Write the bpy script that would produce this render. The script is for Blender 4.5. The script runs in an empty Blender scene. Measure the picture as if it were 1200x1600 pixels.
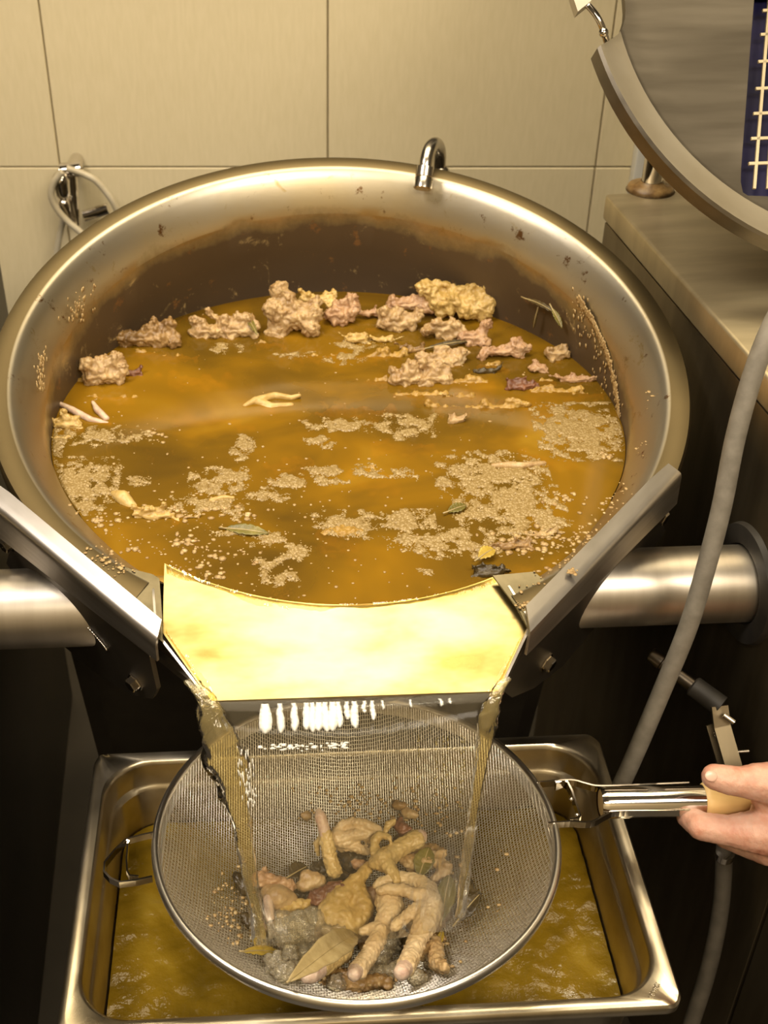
import bpy, bmesh, math, random
from mathutils import Vector, Matrix, noise
R_ = math.radians
V = Vector
SC = bpy.context.scene
COL = SC.collection
random.seed(7)

# ---------------------------------------------------------------- camera
F, TH, CAMZ, PX0 = 1900.0, R_(35.5), 1.53, 512.0
cd = bpy.data.cameras.new('camera')
cam = bpy.data.objects.new('camera', cd); COL.objects.link(cam)
cam.location = (0, 0, CAMZ); cam.rotation_euler = (R_(90) - TH, 0, 0)
cd.sensor_fit = 'VERTICAL'; cd.sensor_height = 36; cd.lens = 36 * F / 1600
cd.shift_x = (600 - PX0) / 1600
cd.clip_start = .02
cd.dof.use_dof = True; cd.dof.focus_distance = 1.12; cd.dof.aperture_fstop = 9
SC.camera = cam
# ---------------------------------------------------------------- world, lights, exposure
w = bpy.data.worlds.new('world'); SC.world = w; w.use_nodes = True
w.node_tree.nodes['Background'].inputs[0].default_value = (1, .86, .66, 1)
w.node_tree.nodes['Background'].inputs[1].default_value = .05
def area(name, loc, target, size, size_y, power, col):
    l = bpy.data.lights.new(name, 'AREA'); l.shape = 'RECTANGLE'; l.size = size; l.size_y = size_y
    l.energy = power; l.color = col
    o = bpy.data.objects.new(name, l); COL.objects.link(o); o.location = loc
    o.rotation_euler = (V(target) - V(loc)).to_track_quat('-Z', 'Y').to_euler()
    return o
area('ceiling_light_over_kettle', (.08, 1.42, 2.62), (.06, 1.30, 0), 1.5, .95, 32, (1, .82, .54))
area('added_tray_highlight_light', (.13, 1.40, 2.58), (.10, 1.20, 0), .42, .10, 4.0, (1, .90, .70))  # added source, gives the tray a brighter patch of reflection
area('added_front_wall_light', (.1, -1.0, 2.6), (.1, -1.25, 0), 1.2, .5, 30, (1, .86, .64))  # added fill, brightens the unseen front wall that the steel reflects
area('ceiling_light_left', (-1.0, .45, 2.5), (-.1, .9, .7), .5, .5, 22, (1, .90, .80))
area('ceiling_light_front_right', (.85, -.45, 2.45), (.1, .95, .75), .9, .5, 26, (1, .87, .70))
SC.view_settings.view_transform = 'Standard'; SC.view_settings.look = 'None'
SC.view_settings.gamma = 1; SC.view_settings.use_curve_mapping = False
SC.view_settings.exposure = 0.17
SC.cycles.max_bounces = 8; SC.cycles.transparent_max_bounces = 24
SC.cycles.caustics_reflective = False; SC.cycles.caustics_refractive = False
SC.cycles.sample_clamp_indirect = 6

# ---------------------------------------------------------------- pixel helpers
CT, ST = math.cos(TH), math.sin(TH)
O = V((0, 0, CAMZ))
def ray(px, py):
    a, b = (px - PX0) / F, (800 - py) / F
    return V((a, CT + b * ST, b * CT - ST))          # per unit of depth
def at_Z(px, py, Z): return O + ray(px, py) * Z
def at_z(px, py, z):
    d = ray(px, py); return O + d * ((z - CAMZ) / d.z)
def at_y(px, py, y):
    d = ray(px, py); return O + d * (y / d.y)
def at_plane(px, py, p0, n):
    d = ray(px, py); return O + d * ((p0 - O).dot(n) / d.dot(n))

# ---------------------------------------------------------------- object helpers
WM = {}
def props(o, label=None, cat=None, group=None, kind=None):
    if label: o['label'] = label
    if cat: o['category'] = cat
    if group: o['group'] = group
    if kind: o['kind'] = kind
    return o
def thing(name, M, label, cat, group=None):
    o = bpy.data.objects.new(name, None); COL.objects.link(o)
    if not isinstance(M, Matrix): M = Matrix.Translation(V(M))
    o.matrix_basis = M; WM[o] = M; o.empty_display_size = .05
    return props(o, label, cat, group)
def obj(name, bm, m, parent=None, smooth=True, base=None):
    """links a bmesh given in world coordinates"""
    if base is not None and parent is None:
        M = Matrix.Translation(V(base))
    elif parent is not None:
        M = WM[parent]
    else: M = Matrix.Identity(4)
    bm.transform(M.inverted())
    me = bpy.data.meshes.new(name)
    bm.to_mesh(me); bm.free()
    if smooth:
        me.polygons.foreach_set('use_smooth', [True] * len(me.polygons))
        if smooth == 'auto': me.set_sharp_from_angle(angle=R_(40))
    me.materials.append(m)
    o = bpy.data.objects.new(name, me); COL.objects.link(o)
    if parent is not None:
        o.parent = parent; WM[o] = M
    else: o.matrix_basis = M; WM[o] = M
    return o

# ---------------------------------------------------------------- materials
def nt(name):
    m = bpy.data.materials.new(name); m.use_nodes = True
    t = m.node_tree; b = t.nodes['Principled BSDF']
    return m, t, b
def N(t, typ, **kw):
    n = t.nodes.new(typ)
    for k, v in kw.items():
        if k.startswith('i_'):
            key = k[2:]; key = int(key) if key.isdigit() else key.replace('_', ' ')
            n.inputs[key].default_value = v
        else: setattr(n, k, v)
    return n
def ramp(t, fac, stops, interp='LINEAR'):
    r = t.nodes.new('ShaderNodeValToRGB'); r.color_ramp.interpolation = interp
    e = r.color_ramp.elements
    while len(e) < len(stops): e.new(.5)
    for el, (p, c) in zip(e, stops):
        el.position = p; el.color = (*c, 1) if len(c) == 3 else c
    t.links.new(fac, r.inputs[0]); return r
def coords(t, scale=(1, 1, 1), rot=(0, 0, 0)):
    tc = t.nodes.new('ShaderNodeTexCoord'); mp = t.nodes.new('ShaderNodeMapping')
    mp.inputs['Scale'].default_value = scale; mp.inputs['Rotation'].default_value = rot
    t.links.new(tc.outputs['Object'], mp.inputs[0]); return mp.outputs[0]
def noise_n(t, co, scale, detail=4, rough=.55, dist=0):
    n = N(t, 'ShaderNodeTexNoise'); n.inputs['Scale'].default_value = scale
    n.inputs['Detail'].default_value = detail; n.inputs['Roughness'].default_value = rough
    n.inputs['Distortion'].default_value = dist
    t.links.new(co, n.inputs['Vector']); return n.outputs[0]
def bump(t, b, h, strength, dist):
    n = t.nodes.new('ShaderNodeBump'); n.inputs['Strength'].default_value = strength
    n.inputs['Distance'].default_value = dist
    t.links.new(h, n.inputs['Height']); t.links.new(n.outputs[0], b.inputs['Normal']); return n
def two(name, c1, c2, scale=20, rough=.5, metal=0, bs=.2, bd=.001, stretch=(1, 1, 1), detail=4, coat=0, sss=0, r2=None, lo=.35, hi=.65):
    m, t, b = nt(name)
    co = coords(t, stretch); n = noise_n(t, co, scale, detail)
    r = ramp(t, n, [(lo, c1), (hi, c2)])
    t.links.new(r.outputs[0], b.inputs['Base Color'])
    b.inputs['Roughness'].default_value = rough; b.inputs['Metallic'].default_value = metal
    if r2 is not None:
        mr = N(t, 'ShaderNodeMapRange'); mr.inputs['To Min'].default_value = rough; mr.inputs['To Max'].default_value = r2
        t.links.new(n, mr.inputs[0]); t.links.new(mr.outputs[0], b.inputs['Roughness'])
    if bs:
        n2 = noise_n(t, co, scale * 3, 5); bump(t, b, n2, bs, bd)
    if coat: b.inputs['Coat Weight'].default_value = coat; b.inputs['Coat Roughness'].default_value = .12
    if sss:
        b.inputs['Subsurface Weight'].default_value = sss; b.inputs['Subsurface Radius'].default_value = (1, .5, .3)
        b.inputs['Subsurface Scale'].default_value = .004
    return m
STEEL = two('brushed_steel', (.46, .42, .36), (.60, .56, .50), 9, .30, 1, .05, .0004, (1, 1, 12), r2=.42)
STEEL_TUBE = two('satin_steel', (.50, .45, .38), (.60, .55, .47), 5, .36, 1, .04, .0004, (8, 1, 1), r2=.42)
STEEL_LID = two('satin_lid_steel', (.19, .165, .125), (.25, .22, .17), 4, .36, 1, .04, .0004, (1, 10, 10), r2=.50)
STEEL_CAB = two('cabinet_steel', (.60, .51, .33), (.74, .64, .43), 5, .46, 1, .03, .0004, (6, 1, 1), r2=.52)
STEEL_DARK = two('dark_steel', (.10, .085, .065), (.17, .145, .11), 6, .45, 1, .05, .0005)  # even dark steel for shell, heater body, plates and stand
CHROME = two('polished_chrome', (.66, .62, .56), (.76, .72, .66), 12, .10, 1, 0)
BAND = two('lid_band_highlight_steel', (.68, .60, .44), (.80, .73, .58), 10, .46, 1, .05, .0004)  # band's bright reflection put into a lighter copy of the lid steel
NICKEL = two('satin_nickel', (.60, .55, .46), (.70, .65, .56), 8, .24, 1, 0)
WIRE = two('sieve_wire', (.78, .74, .66), (.86, .82, .74), 30, .34, 1, 0)
RIMM = two('sieve_rim_steel', (.70, .66, .58), (.80, .76, .68), 20, .30, 1, 0)
PANM = two('pan_steel', (.42, .36, .25), (.60, .54, .42), 14, .22, 1, .12, .0006, r2=.38)
RUBBER = two('black_rubber', (.015, .013, .011), (.03, .026, .02), 30, .55, 0, .2)
HOSEM = two('grey_hose_rubber', (.17, .15, .115), (.24, .215, .17), 60, .6, 0, .25, .0006)
HOSEW = two('pale_wall_hose', (.42, .36, .24), (.52, .46, .33), 40, .4, 0, .1)
WOOD = two('pale_wood', (.56, .36, .13), (.72, .50, .22), 30, .5, 0, .15, .0005, (.12, 1, 1))
SKIN = None
def skin_mat():
    m, t, b = nt('skin')
    co = coords(t)
    r = ramp(t, noise_n(t, co, 38, 5, .6), [(.3, (.56, .24, .15)), (.55, (.66, .38, .27)), (.8, (.74, .48, .36))])
    t.links.new(r.outputs[0], b.inputs['Base Color'])
    b.inputs['Roughness'].default_value = .42
    b.inputs['Subsurface Weight'].default_value = .25; b.inputs['Subsurface Radius'].default_value = (1, .35, .2)
    b.inputs['Subsurface Scale'].default_value = .006
    n = noise_n(t, coords(t, (1, .5, 1)), 260, 5, .7); bump(t, b, n, .6, .0012)
    return m
SKIN = skin_mat()
NAIL = two('finger_nail', (.74, .44, .33), (.80, .52, .41), 60, .25, 0, 0, sss=.2)
BLUE = two('blue_plastic', (.005, .0045, .026), (.011, .009, .055), 10, .35, 0, .1)

def kettle_mat():
    m, t, b = nt('stained_kettle_steel')
    tc = t.nodes.new('ShaderNodeTexCoord'); sx = t.nodes.new('ShaderNodeSeparateXYZ')
    t.links.new(tc.outputs['Object'], sx.inputs[0])
    co = tc.outputs['Object']
    n = noise_n(t, co, 9, 6, .6)
    # height + noise picks the stain zone
    a = N(t, 'ShaderNodeMath', operation='MULTIPLY'); a.inputs[1].default_value = .09
    t.links.new(n, a.inputs[0])
    s = N(t, 'ShaderNodeMath', operation='ADD'); t.links.new(a.outputs[0], s.inputs[0]); t.links.new(sx.outputs[2], s.inputs[1])
    mr = N(t, 'ShaderNodeMapRange'); mr.inputs['From Min'].default_value = -.10; mr.inputs['From Max'].default_value = .05
    t.links.new(s.outputs[0], mr.inputs[0])
    zone = ramp(t, mr.outputs[0], [(.0, (.075, .05, .028)), (.52, (.11, .072, .036)), (.60, (.32, .24, .11)), (.68, (.60, .50, .31)), (1, (.58, .53, .42))])
    # burnt specks
    sp = ramp(t, noise_n(t, co, 34, 8, .72), [(.61, (0, 0, 0)), (.66, (1, 1, 1))])
    mx = N(t, 'ShaderNodeMix', data_type='RGBA'); t.links.new(sp.outputs[0], mx.inputs['Factor'])
    t.links.new(zone.outputs[0], mx.inputs['A']); mx.inputs['B'].default_value = (.20, .10, .035, 1)
    cr = ramp(t, noise_n(t, co, 26, 9, .75, .6), [(.60, (0, 0, 0)), (.68, (1, 1, 1))])
    mx2 = N(t, 'ShaderNodeMix', data_type='RGBA'); t.links.new(cr.outputs[0], mx2.inputs['Factor'])
    t.links.new(mx.outputs['Result'], mx2.inputs['A']); mx2.inputs['B'].default_value = (.46, .34, .15, 1)
    fl = N(t, 'ShaderNodeVectorMath', operation='MULTIPLY'); fl.inputs[1].default_value = (1, 1, 0); t.links.new(co, fl.inputs[0])
    ln = N(t, 'ShaderNodeVectorMath', operation='LENGTH'); t.links.new(fl.outputs[0], ln.inputs[0])
    outer = N(t, 'ShaderNodeMapRange'); outer.inputs['From Min'].default_value = .330; outer.inputs['From Max'].default_value = .333
    t.links.new(ln.outputs['Value'], outer.inputs[0])
    mx3 = N(t, 'ShaderNodeMix', data_type='RGBA'); t.links.new(outer.outputs[0], mx3.inputs['Factor'])
    t.links.new(mx2.outputs['Result'], mx3.inputs['A']); mx3.inputs['B'].default_value = (.115, .088, .045, 1)
    t.links.new(mx3.outputs['Result'], b.inputs['Base Color'])
    me = ramp(t, mr.outputs[0], [(.52, (.10, .10, .10)), (.66, (1, 1, 1))])
    t.links.new(me.outputs[0], b.inputs['Metallic'])
    ro = ramp(t, mr.outputs[0], [(.5, (.48, .48, .48)), (.7, (.38, .38, .38))])
    mr3 = N(t, 'ShaderNodeMix', data_type='FLOAT'); t.links.new(outer.outputs[0], mr3.inputs['Factor'])
    t.links.new(ro.outputs[0], mr3.inputs['A']); mr3.inputs['B'].default_value = .46
    t.links.new(mr3.outputs['Result'], b.inputs['Roughness'])
    bump(t, b, noise_n(t, co, 60, 6, .6), .12, .001)
    return m
KET = kettle_mat()
DULL = two('dull_wet_steel', (.10, .085, .05), (.17, .145, .09), 30, .45, 1, .15, .0006)
TRAY = two('spout_steel', (.17, .125, .04), (.44, .365, .18), 9, .20, 1, .30, .0009, (1, 2, 1), r2=.42)  # base colour varied in patches to imitate the tray's broken highlights

def liquid(name, tint, gloss_rough=.03, haze=0, hazecol=(.6, .45, .2), bscale=40, bdist=.002, stretch=(1, 1, 1), f=(.03, .9), bstr=.6):
    """clear thin liquid: tinted see-through plus mirror at a fresnel weight"""
    m = bpy.data.materials.new(name); m.use_nodes = True; t = m.node_tree
    t.nodes.remove(t.nodes['Principled BSDF']); out = t.nodes['Material Output']
    tr = N(t, 'ShaderNodeBsdfTransparent'); tr.inputs[0].default_value = (*tint, 1)
    gl = N(t, 'ShaderNodeBsdfGlossy'); gl.inputs['Roughness'].default_value = gloss_rough
    co = coords(t, stretch); n = noise_n(t, co, bscale, 4, .55, .4)
    bp = N(t, 'ShaderNodeBump'); bp.inputs['Strength'].default_value = bstr; bp.inputs['Distance'].default_value = bdist
    t.links.new(n, bp.inputs['Height']); t.links.new(bp.outputs[0], gl.inputs['Normal'])
    fr = N(t, 'ShaderNodeFresnel'); fr.inputs[0].default_value = 1.36; t.links.new(bp.outputs[0], fr.inputs['Normal'])
    mr = N(t, 'ShaderNodeMapRange'); mr.inputs['To Min'].default_value = f[0]; mr.inputs['To Max'].default_value = f[1]
    t.links.new(fr.outputs[0], mr.inputs[0])
    base = tr
    if haze:
        df = N(t, 'ShaderNodeBsdfDiffuse'); df.inputs[0].default_value = (*hazecol, 1)
        mh = N(t, 'ShaderNodeMixShader'); mh.inputs[0].default_value = haze
        t.links.new(tr.outputs[0], mh.inputs[1]); t.links.new(df.outputs[0], mh.inputs[2]); base = mh
    mx = N(t, 'ShaderNodeMixShader'); t.links.new(mr.outputs[0], mx.inputs[0])
    t.links.new(base.outputs[0], mx.inputs[1]); t.links.new(gl.outputs[0], mx.inputs[2])
    t.links.new(mx.outputs[0], out.inputs[0]); return m
FLOW = liquid('clear_golden_broth', (.97, .90, .66), .06, bscale=45, bdist=.004, stretch=(1, .4, 1))
CURT = liquid('falling_broth_curtain', (.95, .92, .82), .10, .07, (.55, .45, .28), 45, .0008, (1, 1, .12), (.0, .35))
ROPE = liquid('falling_broth_stream', (.95, .88, .62), .05, .10, (.80, .66, .34), 80, .004, (1, 1, .25), (.05, 1))
SPLASH = liquid('splashing_broth', (.96, .92, .78), .08, .24, (.92, .80, .56), 120, .004, (1, 1, 1), (.05, 1))

def broth_mat(name, cols, opac, bscale, bstr, bdist, ns=7, stretch=(1, 1.2, 1)):
    m, t, b = nt(name)
    co = coords(t, stretch)
    r = ramp(t, noise_n(t, co, ns, 3, .5, .6), [(.28, cols[0]), (.45, cols[1]), (.60, cols[2]), (.75, cols[3])])
    t.links.new(r.outputs[0], b.inputs['Base Color'])
    b.inputs['Roughness'].default_value = .08; b.inputs['IOR'].default_value = 1.36
    bump(t, b, noise_n(t, coords(t), bscale, 4, .55), bstr, bdist)
    tr = N(t, 'ShaderNodeBsdfTransparent'); tr.inputs[0].default_value = (.92, .62, .18, 1)
    mx = N(t, 'ShaderNodeMixShader'); mx.inputs[0].default_value = opac
    t.links.new(tr.outputs[0], mx.inputs[1]); t.links.new(b.outputs[0], mx.inputs[2])
    t.links.new(mx.outputs[0], t.nodes['Material Output'].inputs[0]); return m
POOL = broth_mat('cloudy_amber_broth', [(.13, .075, .010), (.22, .12, .010), (.35, .18, .010), (.46, .26, .02)], .66, 12, .12, .0012)
PANB = broth_mat('strained_broth', [(.14, .085, .006), (.21, .125, .008), (.28, .17, .012), (.38, .25, .03)], .93, 55, .55, .004, 12)

def meatmat(name, a, b_, c=None, sc=60, sss=.15):
    m, t, b = nt(name)
    co = coords(t)
    st = [(.3, a), (.6, b_)] + ([(.75, c)] if c else [])
    r = ramp(t, noise_n(t, co, sc, 6, .65), st)
    t.links.new(r.outputs[0], b.inputs['Base Color'])
    b.inputs['Roughness'].default_value = .26
    b.inputs['Subsurface Weight'].default_value = sss; b.inputs['Subsurface Radius'].default_value = (1, .6, .3)
    b.inputs['Subsurface Scale'].default_value = .004
    bump(t, b, noise_n(t, co, sc * 5, 6, .7), .4, .0012)
    return m
MEAT_P = meatmat('boiled_meat_pale', (.28, .16, .06), (.52, .36, .17), (.68, .53, .32))
MEAT_K = meatmat('boiled_meat_pink', (.32, .17, .08), (.52, .33, .18), (.66, .49, .31))
MEAT_Y = meatmat('boiled_skin_yellow', (.40, .25, .06), (.60, .42, .15), (.72, .57, .30))
MEAT_B = meatmat('brown_scum_meat', (.12, .06, .02), (.36, .22, .08), (.54, .36, .15))
MEAT_R = meatmat('dark_red_meat', (.10, .04, .02), (.24, .10, .05), (.50, .30, .20))
FOOTM = meatmat('chicken_foot_skin', (.50, .34, .12), (.64, .47, .20), (.72, .56, .32), 40)
FOOTP = meatmat('chicken_foot_pale', (.52, .36, .18), (.68, .52, .30), (.74, .60, .42), 40)
BONE = meatmat('bone_end', (.48, .30, .22), (.68, .52, .38), (.78, .66, .52), 80)
LEAFG = meatmat('bay_leaf_olive', (.09, .075, .015), (.18, .15, .03), (.30, .25, .07), 50, 0)
LEAFD = meatmat('bay_leaf_dark', (.03, .02, .008), (.08, .055, .02), (.15, .10, .04), 50, 0)
LEAFB = meatmat('bay_leaf_tan', (.30, .22, .09), (.44, .34, .16), (.54, .44, .24), 50, 0)
LEAFY = meatmat('bay_leaf_yellow', (.34, .22, .03), (.50, .36, .06), (.60, .46, .12), 50, 0)
CRUMB = meatmat('scum_crumb', (.30, .17, .06), (.56, .40, .18), (.70, .58, .34), 200, 0)
def froth_mat():
    m, t, b = nt('grey_tan_froth')
    co = coords(t)
    vo = N(t, 'ShaderNodeTexVoronoi'); vo.inputs['Scale'].default_value = 420; t.links.new(co, vo.inputs['Vector'])
    r = ramp(t, vo.outputs[0], [(.1, (.46, .34, .16)), (.6, (.27, .18, .06))])
    t.links.new(r.outputs[0], b.inputs['Base Color']); b.inputs['Roughness'].default_value = .35
    bump(t, b, vo.outputs[0], .6, .001)
    return m
FROTH = froth_mat()
TILE = two('linen_cream_tile', (.67, .575, .36), (.71, .61, .395), 26, .45, 0, .02, .0003, (6, 6, 1), 6)
GROUT = two('tile_grout', (.34, .28, .17), (.40, .33, .20), 40, .8)
FLOORM = two('brown_floor', (.028, .022, .015), (.045, .036, .024), 6, .5, 0, .1)
PLASTER = two('brown_wall_paint', (.11, .09, .06), (.14, .115, .08), 3, .8, 0, .05)
FRONTP = two('cream_wall_paint', (.58, .48, .31), (.64, .54, .36), 3, .8, 0, .05)
CEIL = two('ceiling_paint', (.12, .10, .07), (.15, .125, .09), 3, .9, 0, .05)
DARK = two('dark_panel', (.035, .029, .02), (.055, .045, .032), 6, .42, .6, .05)

# ---------------------------------------------------------------- mesh builders (world coordinates)
def box(bm, lo, hi, M=None):
    lo, hi = V(lo), V(hi)
    vs = [bm.verts.new((x, y, z)) for x in (lo.x, hi.x) for y in (lo.y, hi.y) for z in (lo.z, hi.z)]
    if M is not None:
        for v in vs: v.co = M @ v.co
    for f in ((0, 1, 3, 2), (4, 6, 7, 5), (0, 4, 5, 1), (2, 3, 7, 6), (0, 2, 6, 4), (1, 5, 7, 3)):
        bm.faces.new([vs[i] for i in f])
    return vs
def bbox(lo, hi, M=None, bev=.002, seg=2):
    bm = bmesh.new(); box(bm, lo, hi, M)
    bmesh.ops.recalc_face_normals(bm, faces=bm.faces)
    if bev: bmesh.ops.bevel(bm, geom=bm.edges[:], offset=bev, segments=seg, affect='EDGES', profile=.5)
    return bm
def grid_faces(bm, rows, close_u=False, close_v=False, flip=False):
    vr = [[bm.verts.new(p) for p in r] for r in rows]
    nv, nu = len(vr), len(vr[0])
    for j in range(nv if close_v else nv - 1):
        for i in range(nu if close_u else nu - 1):
            a, b = vr[j][i], vr[j][(i + 1) % nu]; c, d = vr[(j + 1) % nv][(i + 1) % nu], vr[(j + 1) % nv][i]
            bm.faces.new((a, d, c, b) if flip else (a, b, c, d))
    return vr
def lathe(prof, M, n=64, a0=0, a1=None, bm=None):
    bm = bm or bmesh.new()
    full = a1 is None; k = n if full else n + 1
    if full: a1 = a0 + 2 * math.pi
    rows = [[M @ V((r * math.cos(a0 + (a1 - a0) * i / n), r * math.sin(a0 + (a1 - a0) * i / n), z)) for i in range(k)] for r, z in prof]
    grid_faces(bm, rows, close_u=full); return bm
def frame_along(d):
    return d.to_track_quat('Z', 'Y').to_matrix().to_4x4()
def axis_frame(p, d): return Matrix.Translation(p) @ frame_along(d)
def cyl(p0, p1, r, n=32, bm=None, prof=None):
    """solid turned bar from p0 to p1; prof = [(t, r)]"""
    L = (p1 - p0).length; M = axis_frame(p0, p1 - p0)
    pr = prof or [(0, r * .93), (.0 + .02 * r / max(L, .001), r), (1, r)]
    pts = [(1e-5, 0)] + [(rr, t * L) for t, rr in pr] + [(1e-5, L)]
    return lathe(pts, M, n, bm=bm)
def smooth_path(pts, sub=8):
    out = []
    P = [pts[0]] + list(pts) + [pts[-1]]
    for i in range(1, len(P) - 2):
        a, b, c, d = P[i - 1], P[i], P[i + 1], P[i + 2]
        for k in range(sub):
            t = k / sub
            out.append(.5 * ((2 * b) + (c - a) * t + (2 * a - 5 * b + 4 * c - d) * t * t + (3 * b - a - 3 * c + d) * t ** 3))
    out.append(pts[-1].copy()); return out
def tube(pts, r, n=12, bm=None, rf=None, flat=None, up=None):
    """round tube, or a flat band when flat=(half_width, half_thickness) with its width along up"""
    bm = bm or bmesh.new(); rows = []; u = None
    for i, p in enumerate(pts):
        d = (pts[min(i + 1, len(pts) - 1)] - pts[max(i - 1, 0)]).normalized()
        if flat:
            s = d.cross(up).normalized(); uu = s.cross(d).normalized()
            hw, ht = flat
            rows.append([p + uu * hw + s * ht, p - uu * hw + s * ht, p - uu * hw - s * ht, p + uu * hw - s * ht])
        else:
            if u is None: u = d.orthogonal().normalized()
            u = (u - d * u.dot(d)).normalized(); v = d.cross(u)
            rr = rf(i / (len(pts) - 1)) if rf else r
            rows.append([p + (u * math.cos(2 * math.pi * k / n) + v * math.sin(2 * math.pi * k / n)) * rr for k in range(n)])
    vr = grid_faces(bm, rows, close_u=True)
    for e in (vr[0], vr[-1][::-1]): bm.faces.new(e)
    bmesh.ops.recalc_face_normals(bm, faces=bm.faces)
    return bm
def solid(rows, th, bm=None):
    """a sheet given as rows of points, thickened by th against its normal"""
    bm = bm or bmesh.new(); nv, nu = len(rows), len(rows[0])
    def nrm(j, i):
        a = rows[j][min(i + 1, nu - 1)] - rows[j][max(i - 1, 0)]; b = rows[min(j + 1, nv - 1)][i] - rows[max(j - 1, 0)][i]
        c = a.cross(b); return c.normalized() if c.length > 1e-12 else V((0, 0, 1))
    back = [[rows[j][i] - nrm(j, i) * th for i in range(nu)] for j in range(nv)]
    A = grid_faces(bm, rows); B = grid_faces(bm, back, flip=True)
    def side(a, b):
        for i in range(len(a) - 1): bm.faces.new((a[i], b[i], b[i + 1], a[i + 1]))
    side(A[0], B[0]); side(A[-1], B[-1]); side([r[0] for r in A], [r[0] for r in B]); side([r[-1] for r in A], [r[-1] for r in B])
    bmesh.ops.recalc_face_normals(bm, faces=bm.faces); return bm
def prism(pts, d, bm=None):
    bm = bm or bmesh.new()
    a = [bm.verts.new(p) for p in pts]; b = [bm.verts.new(p + d) for p in pts]
    bm.faces.new(a); bm.faces.new(b[::-1])
    for i in range(len(a)): bm.faces.new((a[i], b[i], b[(i + 1) % len(a)], a[(i + 1) % len(a)]))
    bmesh.ops.recalc_face_normals(bm, faces=bm.faces); return bm
ICO = {}
def ico(sub):
    if sub not in ICO:
        b = bmesh.new(); bmesh.ops.create_icosphere(b, subdivisions=sub, radius=1)
        ICO[sub] = ([v.co.copy() for v in b.verts], [[v.index for v in f.verts] for f in b.faces]); b.free()
    return ICO[sub]
def ball(bm, p, r, sub=2, M=None):
    vs, fs = ico(sub); s = V((r, r, r)) if not hasattr(r, '__len__') else V(r)
    nv = [bm.verts.new((M @ V((v.x * s.x, v.y * s.y, v.z * s.z)) if M else V((v.x * s.x, v.y * s.y, v.z * s.z))) + p) for v in vs]
    for f in fs: bm.faces.new([nv[i] for i in f])
def apply_mods(o):
    dg = bpy.context.evaluated_depsgraph_get(); e = o.evaluated_get(dg)
    me = bpy.data.meshes.new_from_object(e); old = o.data; o.modifiers.clear(); o.data = me
    me.name = old.name; bpy.data.meshes.remove(old)
def organic(name, chains, m, parent=None, voxel=.0015, smooth=4, disp=0, dscale=.01, base=None, extra=None):
    """one continuous surface grown over chains of (point, radius)"""
    bm = bmesh.new()
    for ch in chains:
        if len(ch) == 1: ball(bm, ch[0][0], ch[0][1]); continue
        for (p, r), (q, s) in zip(ch, ch[1:]):
            n = max(1, int((q - p).length / (min(r, s) * .40)))
            for k in range(n + 1):
                t = k / n; ball(bm, p.lerp(q, t), r * (1 - t) + s * t)
    if extra: extra(bm)
    o = obj(name, bm, m, parent, base=base)
    md = o.modifiers.new('r', 'REMESH'); md.mode = 'VOXEL'; md.voxel_size = voxel; md.use_smooth_shade = True
    md = o.modifiers.new('s', 'SMOOTH'); md.factor = .5; md.iterations = smooth
    if disp:
        tx = bpy.data.textures.new('lumps', 'CLOUDS'); tx.noise_scale = dscale; tx.noise_depth = 4; tx.noise_type = 'HARD_NOISE' if disp > .0025 else 'SOFT_NOISE'
        md = o.modifiers.new('d', 'DISPLACE'); md.texture = tx; md.strength = disp; md.mid_level = .5; md.texture_coords = 'LOCAL'
    return o

# ================================================================ THE ROOM
WY = 2.0
props(obj('floor', bbox((-1.8, -1.6, -.06), (1.8, 2.1, 0), bev=0), FLOORM, smooth=False), kind='structure')
wb = props(obj('wall_back', bbox((-1.8, WY + .008, 0), (1.8, WY + .12, 2.75), bev=0), GROUT, smooth=False), kind='structure')
props(obj('wall_left', bbox((-1.9, -1.6, 0), (-1.8, WY, 2.75), bev=0), PLASTER, smooth=False), kind='structure')
props(obj('wall_right', bbox((1.8, -1.6, 0), (1.9, WY, 2.75), bev=0), PLASTER, smooth=False), kind='structure')
props(obj('wall_front', bbox((-1.9, -1.7, 0), (1.9, -1.6, 2.75), bev=0), FRONTP, smooth=False), kind='structure')
props(obj('ceiling', bbox((-1.9, -1.7, 2.75), (1.9, WY + .12, 2.85), bev=0), CEIL, smooth=False), kind='structure')
tproto = None
for i in range(-4, 4):
    for j in range(-2, 5):
        z0 = .815 + .45 * j
        z0c, z1c = max(z0, 0), min(z0 + .45, 2.75)
        if z1c - z0c < .02: continue
        bm = bbox((i * .45 + .0012, WY, z0c + .0012), (i * .45 + .4488, WY + .012, z1c - .0012), bev=.0012, seg=1)
        obj('tile', bm, TILE, wb, smooth=False)
tx_ = at_y(997, 255, WY)
props(obj('trim_1', bbox((tx_.x - .012, WY - .03, .3), (tx_.x + .02, WY - .0005, 1.7), bev=.003), two('pale_trim', (.62, .60, .52), (.70, .68, .60), 8, .4), smooth='auto'), kind='structure')

PANEL = two('shaded_cabinet_panel', (.20, .16, .10), (.27, .225, .145), 5, .42, 1, .03, .0004, (6, 1, 1))  # cabinet sides' shade put into a darker copy of the steel
props(obj('added_dark_panel', bbox((-1.8, WY - .012, 1.13), (1.8, WY - .0005, 2.75), bev=.002), DARK, smooth='auto'), kind='structure')  # added unseen dark panel that darkens what the steel and broth reflect
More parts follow.
